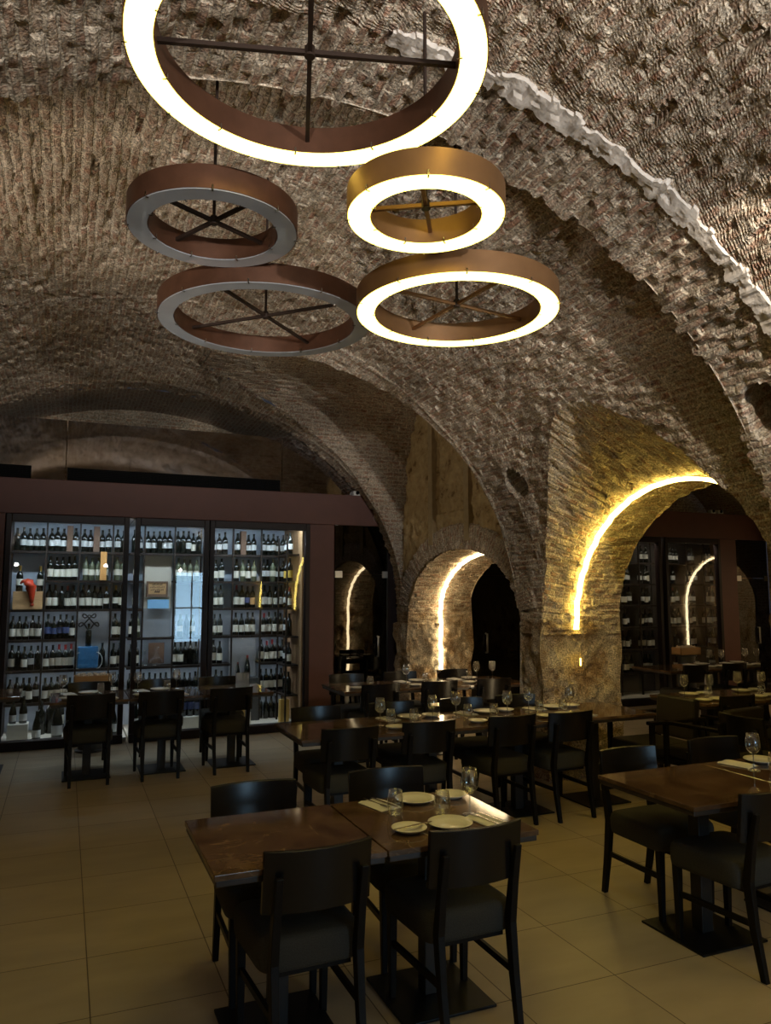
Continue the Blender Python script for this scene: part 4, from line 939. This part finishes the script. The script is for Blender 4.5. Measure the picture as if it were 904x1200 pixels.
for i,x_ in enumerate((5.72,6.42)): setting(x_,6.01,-1,f'at the far side of the {("left","right")[i]} table beyond the large arch',g,'psw',False,wine_at=(x_-.1,5.82))
for i,x_ in enumerate((8.30,8.98)): setting(x_,7.73,1,f'at the near side of the {("middle","right")[i]} far hall table',g,'psw',False,wine_at=(x_+.1,8.2))
for i,x_ in enumerate((8.30,8.98)): setting(x_,8.41,-1,f'at the far side of the {("middle","right")[i]} far hall table',g,'pnw',False,wine_at=(x_+.3,8.18))
cork_crate(8.95,9.2,.80,'orange crate of corks in the far hall before the dim cabinet')
t=thing('cork_pedestal','dark pedestal under the far hall crate of corks','pedestal',(8.95,9.2,0)); m=MB(); m.lathe([(.16,0),(.16,.02),(.13,.03),(.13,.77),(.15,.78),(.15,.80)],24); m.build('pedestal_body',STANDM,t,smooth=True,angle=.5)

# ------------------------------------------------------------------ light
def lamp(name,loc,power,col,size,rot=(0,0,0),kind='AREA',label=None,spot=None):
    d=bpy.data.lights.new(name,kind); d.energy=power; d.color=col
    if kind=='AREA': d.shape='DISK'; d.size=size
    else: d.shadow_soft_size=size
    if spot: d.spot_size=spot; d.spot_blend=.6
    o=bpy.data.objects.new(name,d); COL.objects.link(o); o.location=loc; o.rotation_euler=rot; return o
# unseen spots added to light the vault, from the entrance and the left wall
def aim(p,q): return (Vector(q)-Vector(p)).to_track_quat('-Z','Y').to_euler()
for p,q,e,c,sz in (((-1.2,-2.8,2.5),(-.6,3.,4.75),520,(1,.93,.86),48),((1.0,-2.8,2.5),(1.1,3.,4.75),520,(1,.93,.85),48),((3.0,-2.8,2.4),(3.1,3.,4.55),520,(1,.93,.85),48),
    ((-1.5,4.3,2.3),(1.2,5.0,4.2),85,(1,.86,.70),70),((-1.7,2.2,2.2),(.6,6.5,4.4),120,(1,.88,.74),52)):
    lamp('vault_fill_spot',p,e,c,.05,aim(p,q),'SPOT',spot=math.radians(sz))
lamp('lunette_fill_spot',(-1.6,7.2,2.5),95,(1,.84,.58),.05,aim((-1.6,7.2,2.5),(4.2,7.9,3.2)),'SPOT',spot=math.radians(34))  # unseen warm spot added to brighten the plaster lunette
lamp('pier_fill_spot',(2.6,1.2,3.5),150,(1,.88,.72),.04,aim((2.6,1.2,3.5),(4.3,6.7,2.2)),'SPOT',spot=math.radians(44))  # unseen spot added to brighten the stone pier
w=bpy.data.worlds.new('world'); scn.world=w; w.use_nodes=True; w.node_tree.nodes['Background'].inputs[0].default_value=(.02,.02,.025,1); w.node_tree.nodes['Background'].inputs[1].default_value=1

# ------------------------------------------------------------------ camera
cam=bpy.data.cameras.new('camera'); co=bpy.data.objects.new('camera',cam); COL.objects.link(co)
F_=888.; cam.sensor_fit='VERTICAL'; cam.sensor_height=36; cam.lens=36*F_/1200.; cam.clip_start=.05
pitch=math.atan2(95,F_); yaw=math.atan2(376,893)
co.location=(0,0,1.75); co.rotation_euler=(PI/2+pitch,0,-yaw)
scn.camera=co
vs_=scn.view_settings; vs_.view_transform='Standard'; vs_.look='None'; vs_.gamma=1; vs_.exposure=.26; vs_.use_curve_mapping=False
scn.cycles.transparent_max_bounces=24; scn.cycles.max_bounces=10; scn.cycles.diffuse_bounces=4; scn.cycles.glossy_bounces=5
